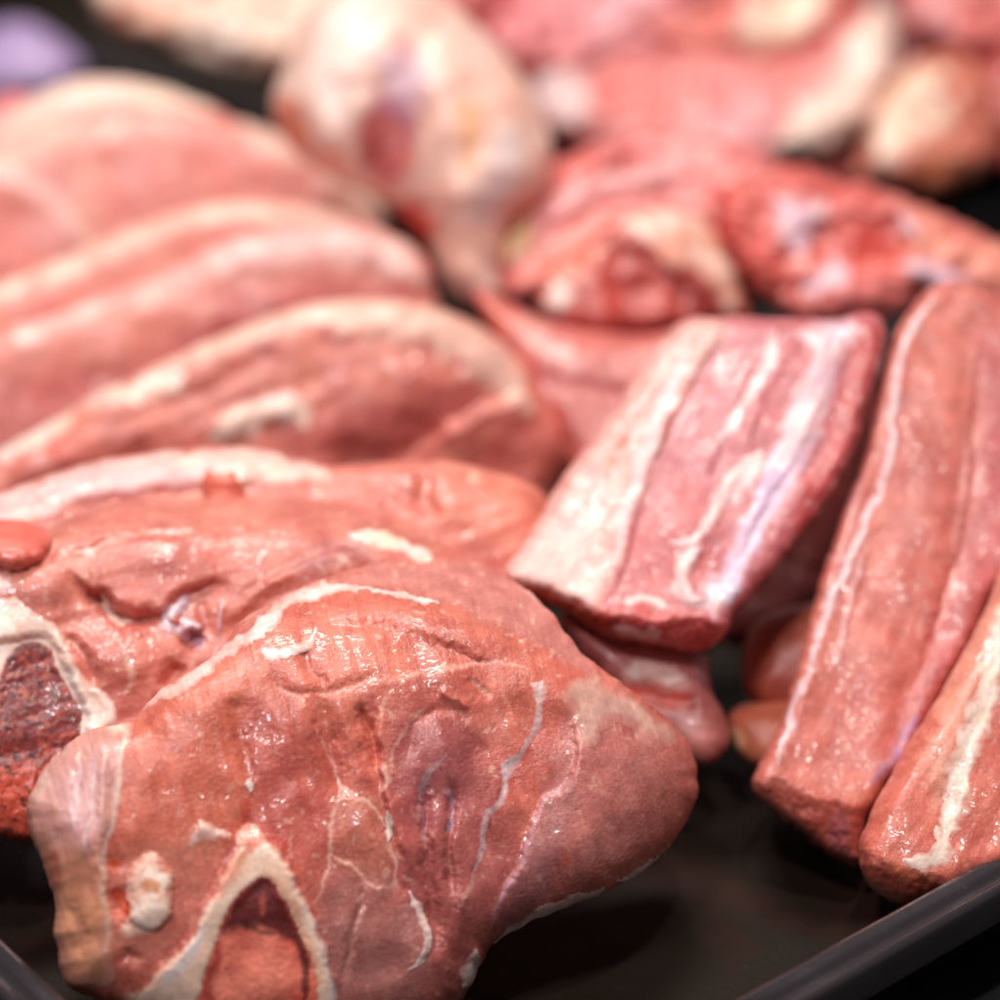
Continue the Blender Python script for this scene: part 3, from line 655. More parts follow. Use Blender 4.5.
D = Cut('leg_slice',
    [(-40, 478), (0, 452), (60, 418), (110, 388), (150, 370), (200, 346), (250, 325), (300, 307), (350, 301), (400, 301), (450, 313), (492, 335), (522, 362), (548, 396), (575, 428), (582, 452), (560, 490), (540, 540), (400, 560), (200, 560), (0, 545), (-50, 520)],
    (370, 302, 6.5), 36, 12, 'blurred meat slice under a broad cream fat arch, directly left of the boxy rib chop', 'meat slice', front=.9, back=2.2, R=.8, step=3, group=GS, fibre=-20, seed=4, c1=lin(224, 132, 112), c2=lin(204, 98, 84), rough_h=.02, warp=3, waves=.03, lump=.1,
    heights=[('blob', 400, 395, 90, 60, .22, -10), ('fold', [(405, 462), (440, 432), (480, 410), (535, 388)], 45, .30), ('ridge', [(320, 470), (400, 455), (450, 425)], 22, -.25), ('ridge', [(60, 408), (120, 380), (155, 365)], 12, .12), ('ridge', [(215, 440), (260, 410), (305, 412)], 12, .14), ('ridge', [(165, 345), (150, 375)], 12, .12), ('ridge', [(170, 400), (220, 380), (290, 350)], 14, -.10), ('ridge', [(0, 480), (120, 440), (200, 420)], 14, .1)],
    paints=[('area', [(340, 420), (430, 390), (500, 380), (440, 440), (340, 470)], 30, lin(168, 60, 64), .55), ('stroke', [(410, 470), (450, 440), (490, 425)], 14, lin(212, 112, 98), .6), ('area', [(470, 450), (540, 410), (575, 440), (560, 480), (480, 490)], 15, lin(176, 66, 60), .5), ('stroke', [(240, 380), (270, 372)], 14, lin(232, 160, 140), .5), ('area', [(-20, 480), (100, 430), (220, 420), (200, 470), (0, 510)], 16, lin(206, 96, 84), .5)])  # first area paints the dark shadow across the oval flesh
D.patch('fat_rim', [('stroke', [(150, 372), (200, 350), (252, 330), (302, 316), (350, 310), (400, 312), (445, 325)], 17), ('stroke', [(300, 316), (350, 313), (400, 318), (445, 332), (485, 356), (512, 384), (530, 408)], 27)], M_FAT, lin(240, 202, 184), lin(232, 172, 154), th=.10, rough=.03, opacity=.9)
D.patch('fat_fold', [('stroke', [(-20, 462), (30, 436), (62, 412), (78, 396), (105, 388), (130, 396), (140, 404)], 17), ('stroke', [(130, 392), (150, 380), (165, 352), (172, 340)], 17), ('stroke', [(150, 385), (182, 378)], 16), ('stroke', [(212, 440), (240, 424), (268, 410), (296, 410), (305, 425)], 18)], M_FAT, CREAM, WHITE, th=.08, rough=.05, opacity=.88)

E2 = Cut('leg_slice',
    [(-40, 350), (0, 328), (40, 322), (100, 300), (150, 282), (190, 262), (230, 240), (280, 228), (350, 222), (395, 236), (428, 262), (434, 290), (440, 320), (420, 380), (300, 440), (150, 480), (0, 480), (-40, 450)],
    (350, 224, 6.4), 36, 12, 'blurred meat slice with a thick white fat end pointing at the white joint', 'meat slice', front=.8, back=2.0, R=.8, step=4, group=GS, fibre=-20, seed=5, c1=lin(230, 144, 126), c2=lin(208, 104, 94), warp=4, rough_h=.02,
    heights=[('blob', 250, 310, 120, 40, .12, -12)], paints=[('area', [(180, 310), (300, 285), (420, 300), (330, 340), (180, 370)], 20, lin(176, 70, 74), .6), ('area', [(-20, 400), (100, 360), (200, 400), (0, 480)], 30, lin(190, 82, 82), .5), ('area', [(0, 350), (100, 310), (220, 300), (150, 350), (0, 380)], 18, lin(228, 142, 124), .6)])  # two dark areas paint the shade just above the next slice's rim
E2.patch('fat_rim', [('stroke', [(10, 332), (60, 322), (110, 302), (165, 280), (215, 256)], 10), ('stroke', [(185, 264), (220, 258), (280, 246), (340, 244), (390, 256), (420, 280)], 27), ('stroke', [(22, 326), (30, 345)], 16)], M_FAT, lin(242, 206, 196), lin(228, 168, 162), th=.1, noise=(.9, 1.2))

E1 = Cut('leg_slice',
    [(-40, 305), (0, 286), (60, 262), (110, 238), (160, 218), (210, 205), (280, 204), (340, 213), (385, 232), (405, 265), (390, 300), (250, 330), (100, 360), (-40, 380)],
    (260, 205, 6.5), 38, 12, 'narrow blurred slice band with a pale top edge, fifth in the pile from the front', 'meat slice', front=.6, back=1.8, R=.7, step=4, group=GS, fibre=-20, seed=6, c1=lin(234, 156, 136), c2=lin(220, 122, 106), warp=4, rough_h=.02)
E1.patch('fat_rim', [('stroke', [(-30, 300), (40, 276), (100, 250), (160, 226), (215, 212), (290, 212), (345, 222), (390, 245)], 17)], M_FAT, lin(244, 206, 188), lin(232, 168, 150), th=.1, noise=(.9, 1.2))

Fs = Cut('leg_slice',
    [(-40, 175), (0, 152), (60, 122), (130, 105), (200, 112), (262, 130), (320, 160), (368, 196), (388, 222), (360, 250), (250, 290), (120, 320), (-40, 340)],
    (140, 106, 6.8), 38, 10, 'smooth blurred meat slice in front of the dark tray gap at the upper left', 'meat slice', front=.8, back=2.0, R=1.0, step=5, group=GS, fibre=-10, seed=7, c1=lin(236, 156, 138), c2=lin(222, 126, 112), warp=4, rough_h=.02,
    heights=[('fold', [(-10, 165), (40, 190), (75, 225), (90, 260)], 25, .12)], paints=[('stroke', [(-20, 165), (35, 185), (70, 222), (88, 255)], 11, lin(234, 184, 176), .85), ('stroke', [(92, 150), (88, 200), (90, 250)], 18, lin(234, 170, 150), .6), ('area', [(110, 130), (260, 150), (330, 200), (240, 210), (110, 240)], 30, lin(218, 104, 92), .5), ('area', [(-20, 200), (40, 210), (70, 250), (0, 300)], 18, lin(216, 96, 82), .6)])
Fs.patch('fat_rim', [('stroke', [(240, 126), (300, 150), (345, 180), (380, 215)], 20), ('stroke', [(-30, 170), (30, 140), (80, 120)], 12)], M_FAT, lin(238, 196, 178), lin(236, 184, 168), th=.1)

Gs = Cut('leg_slice', [(-30, 160), (0, 128), (40, 96), (90, 80), (140, 84), (190, 100), (230, 122), (200, 170), (80, 200), (-30, 220)],
    (100, 82, 7.0), 40, 10, 'hindmost blurred slice of the pile, only its cream fat edge visible', 'meat slice', front=.6, back=1.6, R=.8, step=5, group=GS, seed=8, c1=lin(232, 158, 140), c2=lin(224, 130, 116), warp=4)
Gs.patch('fat_rim', [('stroke', [(-20, 140), (30, 108), (90, 92), (150, 96), (215, 118)], 26)], M_FAT, lin(244, 212, 186), lin(240, 204, 196), th=.1)
Cut('meat_chunk', [(-40, 130), (0, 96), (25, 94), (48, 108), (40, 150), (-20, 190)], (10, 100, 6), 50, 10, 'small blurred pink chunk at the left edge under the lilac cut', 'meat piece', front=.8, back=1.2, R=1.0, step=5, seed=9, c1=lin(228, 132, 128), c2=lin(216, 112, 108))

# =================================================================== rib pieces at the right of the front tray
GR = 'thick rib pieces along the right side of the front tray'
Hc = Cut('rib_chop',
    [(503, 579), (528, 536), (568, 470), (618, 402), (658, 345), (684, 320), (722, 317), (765, 317), (830, 319), (872, 314), (886, 328), (880, 365), (866, 405), (853, 450), (820, 510), (772, 570), (738, 610), (718, 642), (690, 652), (650, 644), (606, 637), (584, 622), (545, 600)],
    (600, 605, 4.6), 60, -8, 'boxy rib chop with a white fat side, lying between the slices and the slab', 'rib chop', front=.8, back=3.2, R=.5, step=2.4, group=GR, fibre=-58, seed=12, mat=M_RIB, c1=lin(208, 116, 116), c2=lin(192, 92, 96), rough_h=.03, edge=2.2, waves=.03, power=2.6,
    heights=[('slope', [(480, 585), (500, 588), (560, 606), (600, 626), (655, 634), (700, 634), (725, 640), (700, 690), (600, 690), (520, 650)], 15, -.8), ('fold', [(602, 602), (625, 560), (640, 500), (668, 425), (725, 325)], 20, -.07),
             ('ridge', [(610, 570), (650, 500), (700, 400)], 22, -.05), ('ridge', [(790, 330), (752, 420), (735, 470), (700, 540), (672, 555)], 7, .06), ('ridge', [(770, 330), (735, 420), (705, 500)], 6, -.05), ('fold', [(850, 330), (815, 420), (770, 500), (715, 600)], 30, .05), ('blob', 705, 570, 14, 22, -.10, 20), ('ridge', [(700, 545), (684, 575), (692, 600), (712, 590)], 5, .07), ('ridge', [(600, 618), (630, 612), (650, 622), (680, 618)], 6, .10), ('ridge', [(640, 420), (700, 380), (740, 330)], 12, -.05), ('ridge', [(860, 330), (840, 420), (800, 490)], 14, -.12), ('blob', 625, 442, 12, 12, -.05)],
    paints=[('area', [(720, 330), (780, 330), (740, 440), (650, 560), (620, 590), (625, 540), (660, 440)], 14, lin(206, 130, 138), .5), ('area', [(600, 570), (680, 480), (720, 520), (680, 600), (610, 612)], 12, lin(202, 88, 88), .5), ('area', [(860, 330), (884, 335), (866, 405), (850, 450), (800, 530), (800, 490), (835, 420)], 8, lin(190, 66, 64), .8),
            ('area', [(505, 582), (600, 605), (603, 640), (560, 612)], 5, lin(222, 112, 88), .8), ('area', [(600, 608), (700, 612), (722, 640), (690, 655), (604, 642)], 5, lin(200, 76, 70), .7), ('noise', 4.5, .42, lin(238, 186, 180), .5), ('stroke', [(655, 350), (700, 340), (730, 330)], 16, lin(232, 180, 176), .5)])
Hc.patch('fat_side', [('area', [(504, 577), (530, 534), (570, 468), (620, 400), (660, 344), (686, 321), (724, 321), (705, 360), (676, 410), (655, 460), (635, 510), (618, 560), (600, 602), (560, 594)], 9)], M_FAT, lin(230, 180, 170), lin(224, 156, 146), th=.05, rough=.025,
        paints=[('stroke', [(620, 436), (626, 446)], 11, lin(222, 92, 66), .8), ('stroke', [(612, 455), (616, 466)], 7, lin(230, 140, 108), .7), ('area', [(520, 570), (560, 510), (600, 540), (590, 595)], 16, lin(238, 206, 198), .7), ('stroke', [(560, 540), (590, 500), (600, 470)], 16, lin(240, 196, 190), .5), ('stroke', [(690, 345), (650, 440), (615, 560)], 8, lin(240, 220, 222), .6)])
Hc.patch('silver_skin', [('area', [(800, 330), (858, 325), (848, 350), (832, 400), (815, 450), (790, 490), (770, 520), (745, 570), (735, 600), (715, 612), (702, 600), (720, 575), (742, 530), (762, 480), (778, 440), (800, 390), (815, 350)], 8)], M_SKIN, lin(212, 172, 186), lin(220, 170, 172), th=.03,
        paints=[('area', [(760, 460), (800, 440), (780, 500), (735, 585), (720, 590), (740, 530)], 10, lin(206, 178, 214), .7), ('stroke', [(812, 400), (790, 440), (775, 470)], 14, lin(236, 208, 208), .7), ('stroke', [(716, 590), (735, 570), (760, 520)], 5, lin(224, 200, 216), .7)])
Hc.patch('fat_streak', [('stroke', [(778, 335), (760, 380), (735, 420), (712, 452)], 7), ('stroke', [(760, 455), (742, 478), (728, 492), (712, 498)], 15), ('stroke', [(728, 492), (706, 525), (690, 540), (672, 545)], 7), ('stroke', [(700, 545), (684, 565), (680, 585), (695, 603), (712, 605)], 9), ('stroke', [(612, 628), (640, 634), (660, 630)], 8), ('stroke', [(620, 606), (640, 600), (668, 606)], 5)], M_FAT, lin(240, 212, 206), lin(226, 186, 188), th=.05, rough=.03, opacity=.9)
Hc.patch('bone_tip', [('stroke', [(703, 602), (720, 592), (738, 590)], 15)], M_BONE, lin(206, 196, 222), lin(226, 204, 210), th=.06)

Is = Cut('rib_slab',
    [(934, 286), (966, 283), (1000, 296), (1060, 330), (1070, 430), (1050, 540), (1000, 585), (972, 640), (945, 690), (922, 735), (905, 765), (882, 792), (866, 822), (862, 862), (835, 856), (800, 830), (768, 806), (752, 788), (762, 758), (784, 712), (804, 642), (822, 575), (842, 515), (860, 470), (872, 425), (884, 368), (902, 322)],
    (760, 785, 2.2), 57, 6, 'long flat red slab with a thin white edge line, at the right between the boxy chop and the tray rim', 'rib slab', front=.8, back=3.0, R=.42, step=2.2, group=GR, fibre=-68, seed=13, mat=M_RIB, c1=lin(212, 116, 100), c2=lin(194, 94, 84), rough_h=.03, edge=1.6, waves=.012, power=3,
    heights=[('slope', [(730, 790), (770, 800), (820, 822), (865, 830), (890, 830), (870, 910), (780, 870)], 24, -.7), ('fold', [(932, 300), (905, 340), (893, 400), (884, 470), (862, 530), (830, 600), (810, 665), (780, 765)], 14, -.09), ('ridge', [(975, 310), (968, 400), (965, 480), (940, 600), (905, 700), (880, 770)], 12, -.10), ('fold', [(985, 330), (972, 420), (968, 500), (935, 620), (905, 710)], 30, .12), ('ridge', [(868, 545), (850, 610), (838, 665)], 4, .03), ('ridge', [(930, 340), (925, 450), (905, 560), (860, 700)], 20, .05)],
    paints=[('area', [(985, 330), (1030, 430), (1030, 540), (960, 650), (915, 740), (880, 785), (900, 720), (945, 610), (975, 480)], 10, lin(182, 84, 92), .6), ('stroke', [(915, 715), (895, 755), (872, 782)], 8, lin(186, 140, 172), .8), ('stroke', [(868, 540), (850, 605), (836, 668)], 3.5, lin(216, 170, 170), .7), ('stroke', [(860, 480), (845, 560), (828, 620)], 8, lin(206, 150, 160), .35), ('stroke', [(838, 800), (870, 792), (895, 765)], 6, lin(210, 128, 96), .4),
            ('stroke', [(968, 420), (964, 500), (950, 560)], 3.5, lin(226, 170, 165), .6), ('stroke', [(928, 600), (918, 640)], 3, lin(230, 180, 176), .6), ('noise', 4.5, .42, lin(230, 168, 150), .4), ('area', [(755, 795), (780, 780), (860, 800), (860, 860), (800, 830)], 6, lin(196, 92, 74), .6), ('stroke', [(840, 815), (838, 850)], 14, lin(176, 96, 108), .6)])
Is.patch('fat_line', [('stroke', [(950, 286), (934, 298), (912, 326), (898, 365), (892, 430), (886, 470), (872, 510), (846, 570), (826, 612), (812, 655), (794, 710), (778, 755), (776, 772), (786, 776)], 5), ('stroke', [(900, 350), (906, 346)], 6)], M_FAT, lin(226, 190, 196), lin(230, 204, 206), th=.035, rough=.02)

J = Cut('rib_slab',
    [(1040, 500), (1010, 545), (990, 598), (965, 648), (936, 700), (906, 748), (882, 790), (864, 828), (858, 852), (868, 884), (900, 904), (936, 900), (990, 880), (1060, 850), (1090, 700), (1080, 560)],
    (862, 850, 2.3), 57, 6, 'slab in the right corner by the tray rim, crossed by a wide white fat streak', 'rib slab', front=.9, back=2.6, R=.6, step=2.0, group=GR, fibre=-60, seed=14, mat=M_RIB, c1=lin(212, 108, 88), c2=lin(198, 92, 78), rough_h=.035, edge=1.5, waves=.03,
    heights=[('slope', [(840, 860), (865, 872), (900, 884), (940, 892), (940, 930), (860, 930)], 16, -.4), ('ridge', [(1010, 580), (985, 690), (955, 780), (938, 850)], 9, -.06), ('blob', 920, 780, 30, 60, .08, 25)],
    paints=[('stroke', [(1005, 560), (980, 640), (960, 700), (948, 760), (940, 800)], 34, lin(232, 164, 142), .6), ('stroke', [(885, 868), (915, 880), (930, 878)], 10, lin(214, 120, 70), .6), ('noise', 4.0, .4, lin(234, 160, 130), .4), ('area', [(862, 862), (900, 868), (930, 890), (900, 910), (865, 890)], 5, lin(150, 60, 44), .5), ('stroke', [(890, 740), (905, 760)], 10, lin(200, 90, 90), .4)])  # dark brown area paints shade onto the front end
J.patch('fat_streak', [('stroke', [(1012, 590), (1000, 640), (988, 690), (974, 735), (960, 780), (950, 820), (940, 850)], 15), ('stroke', [(950, 835), (940, 856), (918, 862), (905, 860)], 9), ('stroke', [(936, 825), (940, 842)], 6)], M_FAT, lin(232, 214, 204), lin(236, 204, 184), th=.05, rough=.02)

GU = 'small pieces half hidden between the slices and the rib pieces'
U1 = Cut('meat_scrap', [(560, 618), (600, 628), (640, 636), (690, 645), (706, 655), (712, 690), (727, 722), (726, 750), (700, 765), (660, 740), (620, 700)], (660, 700, 2.7), 50, 0, 'bony scrap with a red spot, wedged under the boxy chop', 'meat piece', front=.6, back=1.4, R=.6, step=3, group=GU, seed=15, c1=lin(200, 118, 106), c2=lin(174, 90, 86),
    heights=[('ridge', [(625, 690), (665, 700), (700, 705)], 9, -.12)], paints=[('stroke', [(630, 690), (660, 698), (695, 700)], 10, lin(206, 60, 44), .85), ('stroke', [(690, 700), (697, 704)], 10, lin(150, 20, 24), .8), ('area', [(690, 640), (712, 655), (708, 690), (690, 670)], 6, lin(160, 130, 140), .6)])
U1.patch('bone', [('stroke', [(626, 672), (650, 670), (682, 678)], 12)], M_BONE, lin(236, 206, 190), lin(220, 170, 160), th=.06)
Cut('meat_scrap', [(744, 640), (762, 618), (800, 606), (850, 604), (850, 690), (800, 706), (768, 704), (744, 690)], (790, 655, 2.4), 55, -10, 'rounded orange-brown scrap in the shade behind the flat red slab', 'meat piece', front=.8, back=1.4, R=1.0, step=3, group=GU, seed=16, c1=lin(202, 104, 76), c2=lin(176, 82, 66))
Cut('meat_scrap', [(727, 722), (736, 706), (765, 702), (830, 700), (830, 740), (790, 766), (764, 768), (738, 752)], (765, 735, 1.4), 55, -10, 'pale-tipped orange scrap poking out below the flat red slab', 'meat piece', front=.6, back=1.0, R=.6, step=3, group=GU, seed=17, c1=lin(214, 126, 90), c2=lin(196, 96, 72), paints=[('stroke', [(728, 728), (740, 752)], 10, lin(236, 180, 136), .8)])
Cut('meat_piece', [(470, 288), (505, 300), (545, 320), (590, 330), (640, 335), (690, 330), (690, 370), (650, 420), (615, 470), (580, 480), (560, 440), (535, 395), (505, 350)], (600, 400, 4.2), 55, 0, 'blurred pink piece wedged between the arched slice and the boxy rib chop', 'meat piece', front=.7, back=1.6, R=.8, step=4, seed=18, c1=lin(214, 112, 100), c2=lin(192, 84, 76), warp=4,
    heights=[('ridge', [(540, 380), (580, 390), (640, 400)], 14, -.15)], paints=[('stroke', [(505, 318), (545, 345), (580, 365)], 16, lin(236, 176, 168), .8), ('area', [(560, 400), (620, 400), (590, 470), (560, 440)], 14, lin(164, 60, 52), .6), ('stroke', [(480, 300), (520, 330)], 14, lin(228, 120, 98), .6)])

Cut('meat_piece', [(640, 560), (700, 470), (780, 400), (860, 380), (880, 420), (850, 520), (830, 600), (790, 640), (740, 650), (690, 640)], (760, 600, .6), 45, -5, 'filler piece coloured dark for shade in the gap between the boxy chop and the flat red slab', 'meat piece', front=.7, back=1.2, R=.9, step=4, group=GU, seed=41, c1=lin(124, 46, 42), c2=lin(100, 32, 32))  # added filler; its deep red colour stands in for the gap's shade
Lc = Cut('rib_rack', [(492, 268), (508, 225), (535, 178), (580, 150), (650, 132), (720, 138), (768, 156), (765, 215), (715, 245), (640, 250), (590, 275), (545, 300), (505, 300)], (600, 260, 5.0), 58, 0, 'blurred rib rack chunk with rose stripes, right of the big white joint', 'rib rack', front=.9, back=2.4, R=.7, step=4, group=GR, fibre=-15, seed=19, c1=lin(226, 130, 122), c2=lin(206, 96, 92), warp=6, lump=.25, edge=5, waves=.08,
    heights=[('ridge', [(540, 215), (620, 182), (720, 165)], 9, .2), ('ridge', [(540, 238), (610, 205), (720, 190)], 8, -.2), ('ridge', [(550, 180), (620, 155), (690, 150)], 9, .16), ('ridge', [(560, 198), (640, 168), (720, 152)], 6, -.12)],
    paints=[('stroke', [(540, 212), (600, 187), (700, 166)], 13, lin(240, 180, 180), .85), ('stroke', [(545, 178), (600, 168), (650, 158)], 9, lin(212, 92, 84), .6), ('stroke', [(535, 172), (575, 158), (600, 158)], 10, lin(214, 90, 74), .6), ('stroke', [(600, 222), (560, 250), (520, 285)], 18, lin(228, 122, 100), .6), ('stroke', [(700, 196), (740, 200)], 13, lin(216, 82, 66), .7), ('stroke', [(640, 145), (720, 150)], 12, lin(240, 180, 176), .6)])
Lc.patch('bone_peg', [('stroke', [(517, 188), (515, 225), (512, 258)], 22)], M_BONE, lin(244, 216, 160), lin(240, 206, 160), th=.25)
L2 = Cut('rib_chunk', [(536, 300), (548, 268), (580, 246), (612, 222), (655, 208), (698, 212), (726, 240), (742, 285), (750, 322), (705, 326), (650, 336), (590, 338), (550, 325)], (650, 334, 4.5), 42, 6, 'blurred dark red rib chunk with a cream bone end, just above the boxy chop', 'rib piece', front=.9, back=1.8, R=.7, step=4, group=GR, seed=49, c1=lin(196, 74, 62), c2=lin(168, 52, 46), warp=6, lump=.2, edge=4,
    heights=[('ridge', [(600, 300), (650, 290), (690, 310)], 14, -.2), ('fold', [(600, 240), (650, 255), (690, 285), (705, 320)], 20, -.25)], paints=[('stroke', [(545, 300), (560, 275), (600, 250)], 18, lin(226, 122, 100), .8), ('stroke', [(720, 290), (738, 318)], 12, lin(222, 150, 120), .6)])
L2.patch('bone_end', [('area', [(618, 224), (650, 212), (692, 216), (716, 240), (734, 284), (728, 308), (712, 288), (696, 268), (670, 262), (648, 240)], 8)], M_BONE, lin(246, 216, 200), lin(226, 150, 124), th=.16, noise=(1.5, 1.3), opacity=.9)
L2.patch('bone_knob', [('stroke', [(555, 284), (560, 300), (562, 308)], 20)], M_BONE, lin(246, 220, 210), lin(240, 200, 190), th=.3)

Mc = Cut('rib_rack', [(712, 200), (735, 178), (765, 165), (800, 168), (840, 180), (880, 188), (905, 198), (940, 212), (975, 230), (1012, 248), (1030, 285), (1010, 312), (985, 305), (955, 290), (920, 300), (885, 318), (850, 325), (800, 318), (765, 295), (735, 262)], (800, 310, 5.2), 58, 0, 'blurred pink rack chunk with lilac streaks, behind the top of the flat red slab', 'rib rack', front=.9, back=2.4, R=.9, step=4, group=GR, fibre=10, seed=20, c1=lin(224, 122, 110), c2=lin(204, 84, 76), warp=7, lump=.4, edge=7, waves=.15,
    heights=[('fold', [(725, 215), (760, 250), (800, 300)], 26, .35), ('region', [(815, 225), (890, 220), (905, 255), (830, 268)], 5, -.45), ('ridge', [(890, 270), (970, 288)], 10, .25), ('fold', [(900, 205), (915, 250), (905, 275)], 30, -.3), ('blob', 795, 210, 22, 28, .3), ('fold', [(800, 300), (850, 270), (900, 270)], 24, .3), ('blob', 745, 190, 18, 12, .25), ('ridge', [(760, 175), (770, 230)], 9, -.3)],
    paints=[('area', [(720, 230), (760, 230), (800, 280), (800, 320), (740, 270)], 10, lin(190, 62, 54), .7), ('area', [(820, 230), (890, 225), (900, 255), (830, 265)], 8, lin(200, 70, 60), .8), ('stroke', [(725, 195), (740, 205), (735, 215)], 14, lin(210, 60, 44), .7), ('area', [(905, 210), (960, 230), (1030, 270), (1030, 300), (960, 270), (910, 250)], 12, lin(230, 150, 130), .8), ('area', [(820, 275), (880, 270), (870, 310), (810, 310)], 12, lin(222, 120, 120), .6)])
Mc.patch('fat_streak', [('stroke', [(778, 200), (795, 220), (800, 240)], 22), ('stroke', [(820, 200), (800, 245)], 14), ('stroke', [(905, 215), (912, 240)], 13), ('stroke', [(900, 266), (930, 270), (968, 288)], 14), ('stroke', [(802, 296), (830, 278), (850, 266)], 15)], M_FAT, lin(238, 204, 206), lin(226, 186, 206), th=.1)

# =================================================================== the white joint and the back tray
Nj = Cut('bone_joint', [(272, 105), (285, 65), (302, 25), (325, -5), (400, -25), (465, 15), (508, 58), (538, 105), (552, 150), (545, 190), (512, 225), (502, 262), (500, 300), (470, 305), (446, 285), (425, 240), (390, 205), (335, 180), (292, 150)], (440, 290, 4.6), 42, 0, 'big rounded white joint with a purple hollow, behind the pile of slices', 'meat joint', front=2.0, back=2.6, R=2.4, step=4, fibre=80, seed=21, c1=lin(234, 192, 174), c2=lin(230, 170, 150), warp=4, lump=.15, mat=M_FATB, body='fat_cover',
    heights=[('blob', 388, 140, 30, 50, -.5, 10), ('blob', 340, 60, 36, 70, .25), ('ridge', [(440, 60), (450, 150), (480, 220)], 22, .2), ('blob', 415, 218, 18, 18, -.3), ('ridge', [(300, 60), (320, 130), (370, 190)], 16, .15)],
    paints=[('stroke', [(284, 95), (290, 120), (302, 145)], 22, lin(224, 112, 76), .8), ('stroke', [(470, 100), (472, 140), (466, 170)], 15, lin(238, 176, 130), .8), ('area', [(320, 10), (370, 0), (360, 90), (330, 130), (310, 70)], 20, WHITE, .7), ('stroke', [(385, 60), (405, 75), (400, 110)], 28, lin(206, 170, 190), .8), ('stroke', [(402, 40), (406, 60)], 14, lin(200, 130, 140), .7), ('stroke', [(510, 130), (500, 190), (470, 215)], 24, lin(226, 206, 204), .8), ('stroke', [(460, 230), (470, 280)], 22, lin(232, 180, 160), .7)])
Nj.patch('lean_hollow', [('area', [(362, 110), (385, 96), (412, 112), (420, 140), (412, 165), (392, 188), (370, 176), (358, 145)], 10)], M_PATCH, lin(186, 88, 92), lin(190, 84, 76), th=.06, paints=[('stroke', [(390, 185), (410, 200), (420, 215)], 16, lin(206, 96, 90), .6), ('stroke', [(370, 105), (400, 108), (415, 130)], 14, lin(176, 120, 150), .7)])
Nj.patch('blood_spot', [('stroke', [(396, 205), (412, 214), (424, 222), (428, 236)], 17)], M_MARROW, lin(206, 30, 26), lin(190, 30, 26), th=.06)

GB = 'blurred cuts heaped in the back tray'

def back_cut(name, outline, anchor, label, cat, **k):
    k = dict(dict(front=1.3, back=2.4, R=1.1, step=5, warp=8, group=GB, lump=.45, edge=8), **k)
    e = k.pop('elev', 50); return Cut(name, outline, anchor, e, 0, label, cat, **k)
O1 = back_cut('meat_slice', [(535, 85), (600, 62), (660, 50), (720, 40), (790, 55), (845, 15), (880, 5), (898, 50), (880, 100), (840, 138), (795, 155), (740, 165), (680, 165), (610, 150), (550, 130)], (720, 165, 3.2), 'large blurred pink slice with a curved white fat rim in the back tray', 'meat slice', elev=66, seed=31, c1=lin(228, 138, 130), c2=lin(216, 116, 110), paints=[('area', [(690, 120), (760, 100), (770, 150), (690, 155)], 25, lin(232, 166, 172), .7), ('area', [(560, 80), (640, 80), (660, 120), (570, 120)], 20, lin(226, 120, 112), .5)])
O1.patch('fat_rim', [('stroke', [(878, 14), (872, 55), (854, 90), (824, 122), (785, 142)], 36)], M_FAT, lin(252, 228, 214), lin(250, 216, 200), th=.2)
O1.patch('bone', [('stroke', [(532, 75), (560, 95), (590, 110)], 30)], M_BONE, lin(222, 206, 206), lin(226, 190, 186), th=.2)
O2 = back_cut('meat_joint', [(640, 30), (700, 5), (720, -40), (850, -40), (860, 10), (800, 55), (740, 62), (690, 60)], (750, 62, 5.0), 'blurred pink joint topped by a cream knuckle, at the upper middle of the back tray', 'meat joint', seed=32, c1=lin(226, 130, 116), c2=lin(210, 100, 90))
O2.patch('bone', [('stroke', [(735, 32), (775, 22), (820, -10)], 34)], M_BONE, lin(246, 222, 190), lin(244, 214, 196), th=.3)
back_cut('meat_slice', [(478, 40), (500, 0), (540, -40), (680, -40), (690, 10), (665, 55), (600, 75), (530, 70)], (580, 75, 3.5), 'blurred rosy slice right behind the big white joint', 'meat slice', seed=33, c1=lin(230, 132, 132), c2=lin(218, 110, 112), paints=[('area', [(580, -10), (660, -20), (650, 40), (590, 40)], 22, lin(240, 178, 184), .8), ('stroke', [(500, 40), (540, 60)], 20, lin(206, 80, 72), .6)])
O3 = back_cut('rib_knuckle', [(852, 178), (866, 138), (884, 92), (912, 64), (950, 50), (985, 70), (1000, 130), (985, 172), (940, 192), (895, 186)], (910, 188, 2.6), 'blurred rib knuckle with a cream fat cap near the right edge', 'rib piece', seed=34, c1=lin(206, 116, 92), c2=lin(190, 90, 70), paints=[('stroke', [(920, 160), (960, 165)], 24, lin(196, 112, 66), .6)])  # brown stroke paints the shadow on the knuckle's underside
O3.patch('fat_cap', [('stroke', [(876, 160), (893, 128), (912, 96), (940, 78)], 30), ('stroke', [(930, 110), (945, 130)], 22)], M_FAT, lin(250, 222, 204), lin(244, 196, 160), th=.25)
back_cut('meat_slice', [(905, 20), (915, -40), (1040, -40), (1040, 40), (980, 55), (930, 48)], (960, 50, 5.0), 'blurred pink slice in the upper right corner', 'meat slice', seed=35, c1=lin(228, 134, 124), c2=lin(216, 104, 96), paints=[('stroke', [(925, -10), (945, 30)], 26, lin(240, 176, 178), .8)])
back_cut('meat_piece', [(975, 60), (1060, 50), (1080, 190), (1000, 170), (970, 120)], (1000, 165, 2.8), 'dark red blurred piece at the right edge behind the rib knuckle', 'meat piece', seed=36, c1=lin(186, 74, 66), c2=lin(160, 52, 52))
back_cut('meat_piece', [(600, 40), (700, -10), (900, -60), (960, 20), (930, 90), (880, 150), (700, 140)], (780, 130, 1.2), 'dark maroon blurred piece at the bottom of the back tray heap', 'meat piece', seed=37, c1=lin(150, 60, 60), c2=lin(120, 42, 46))
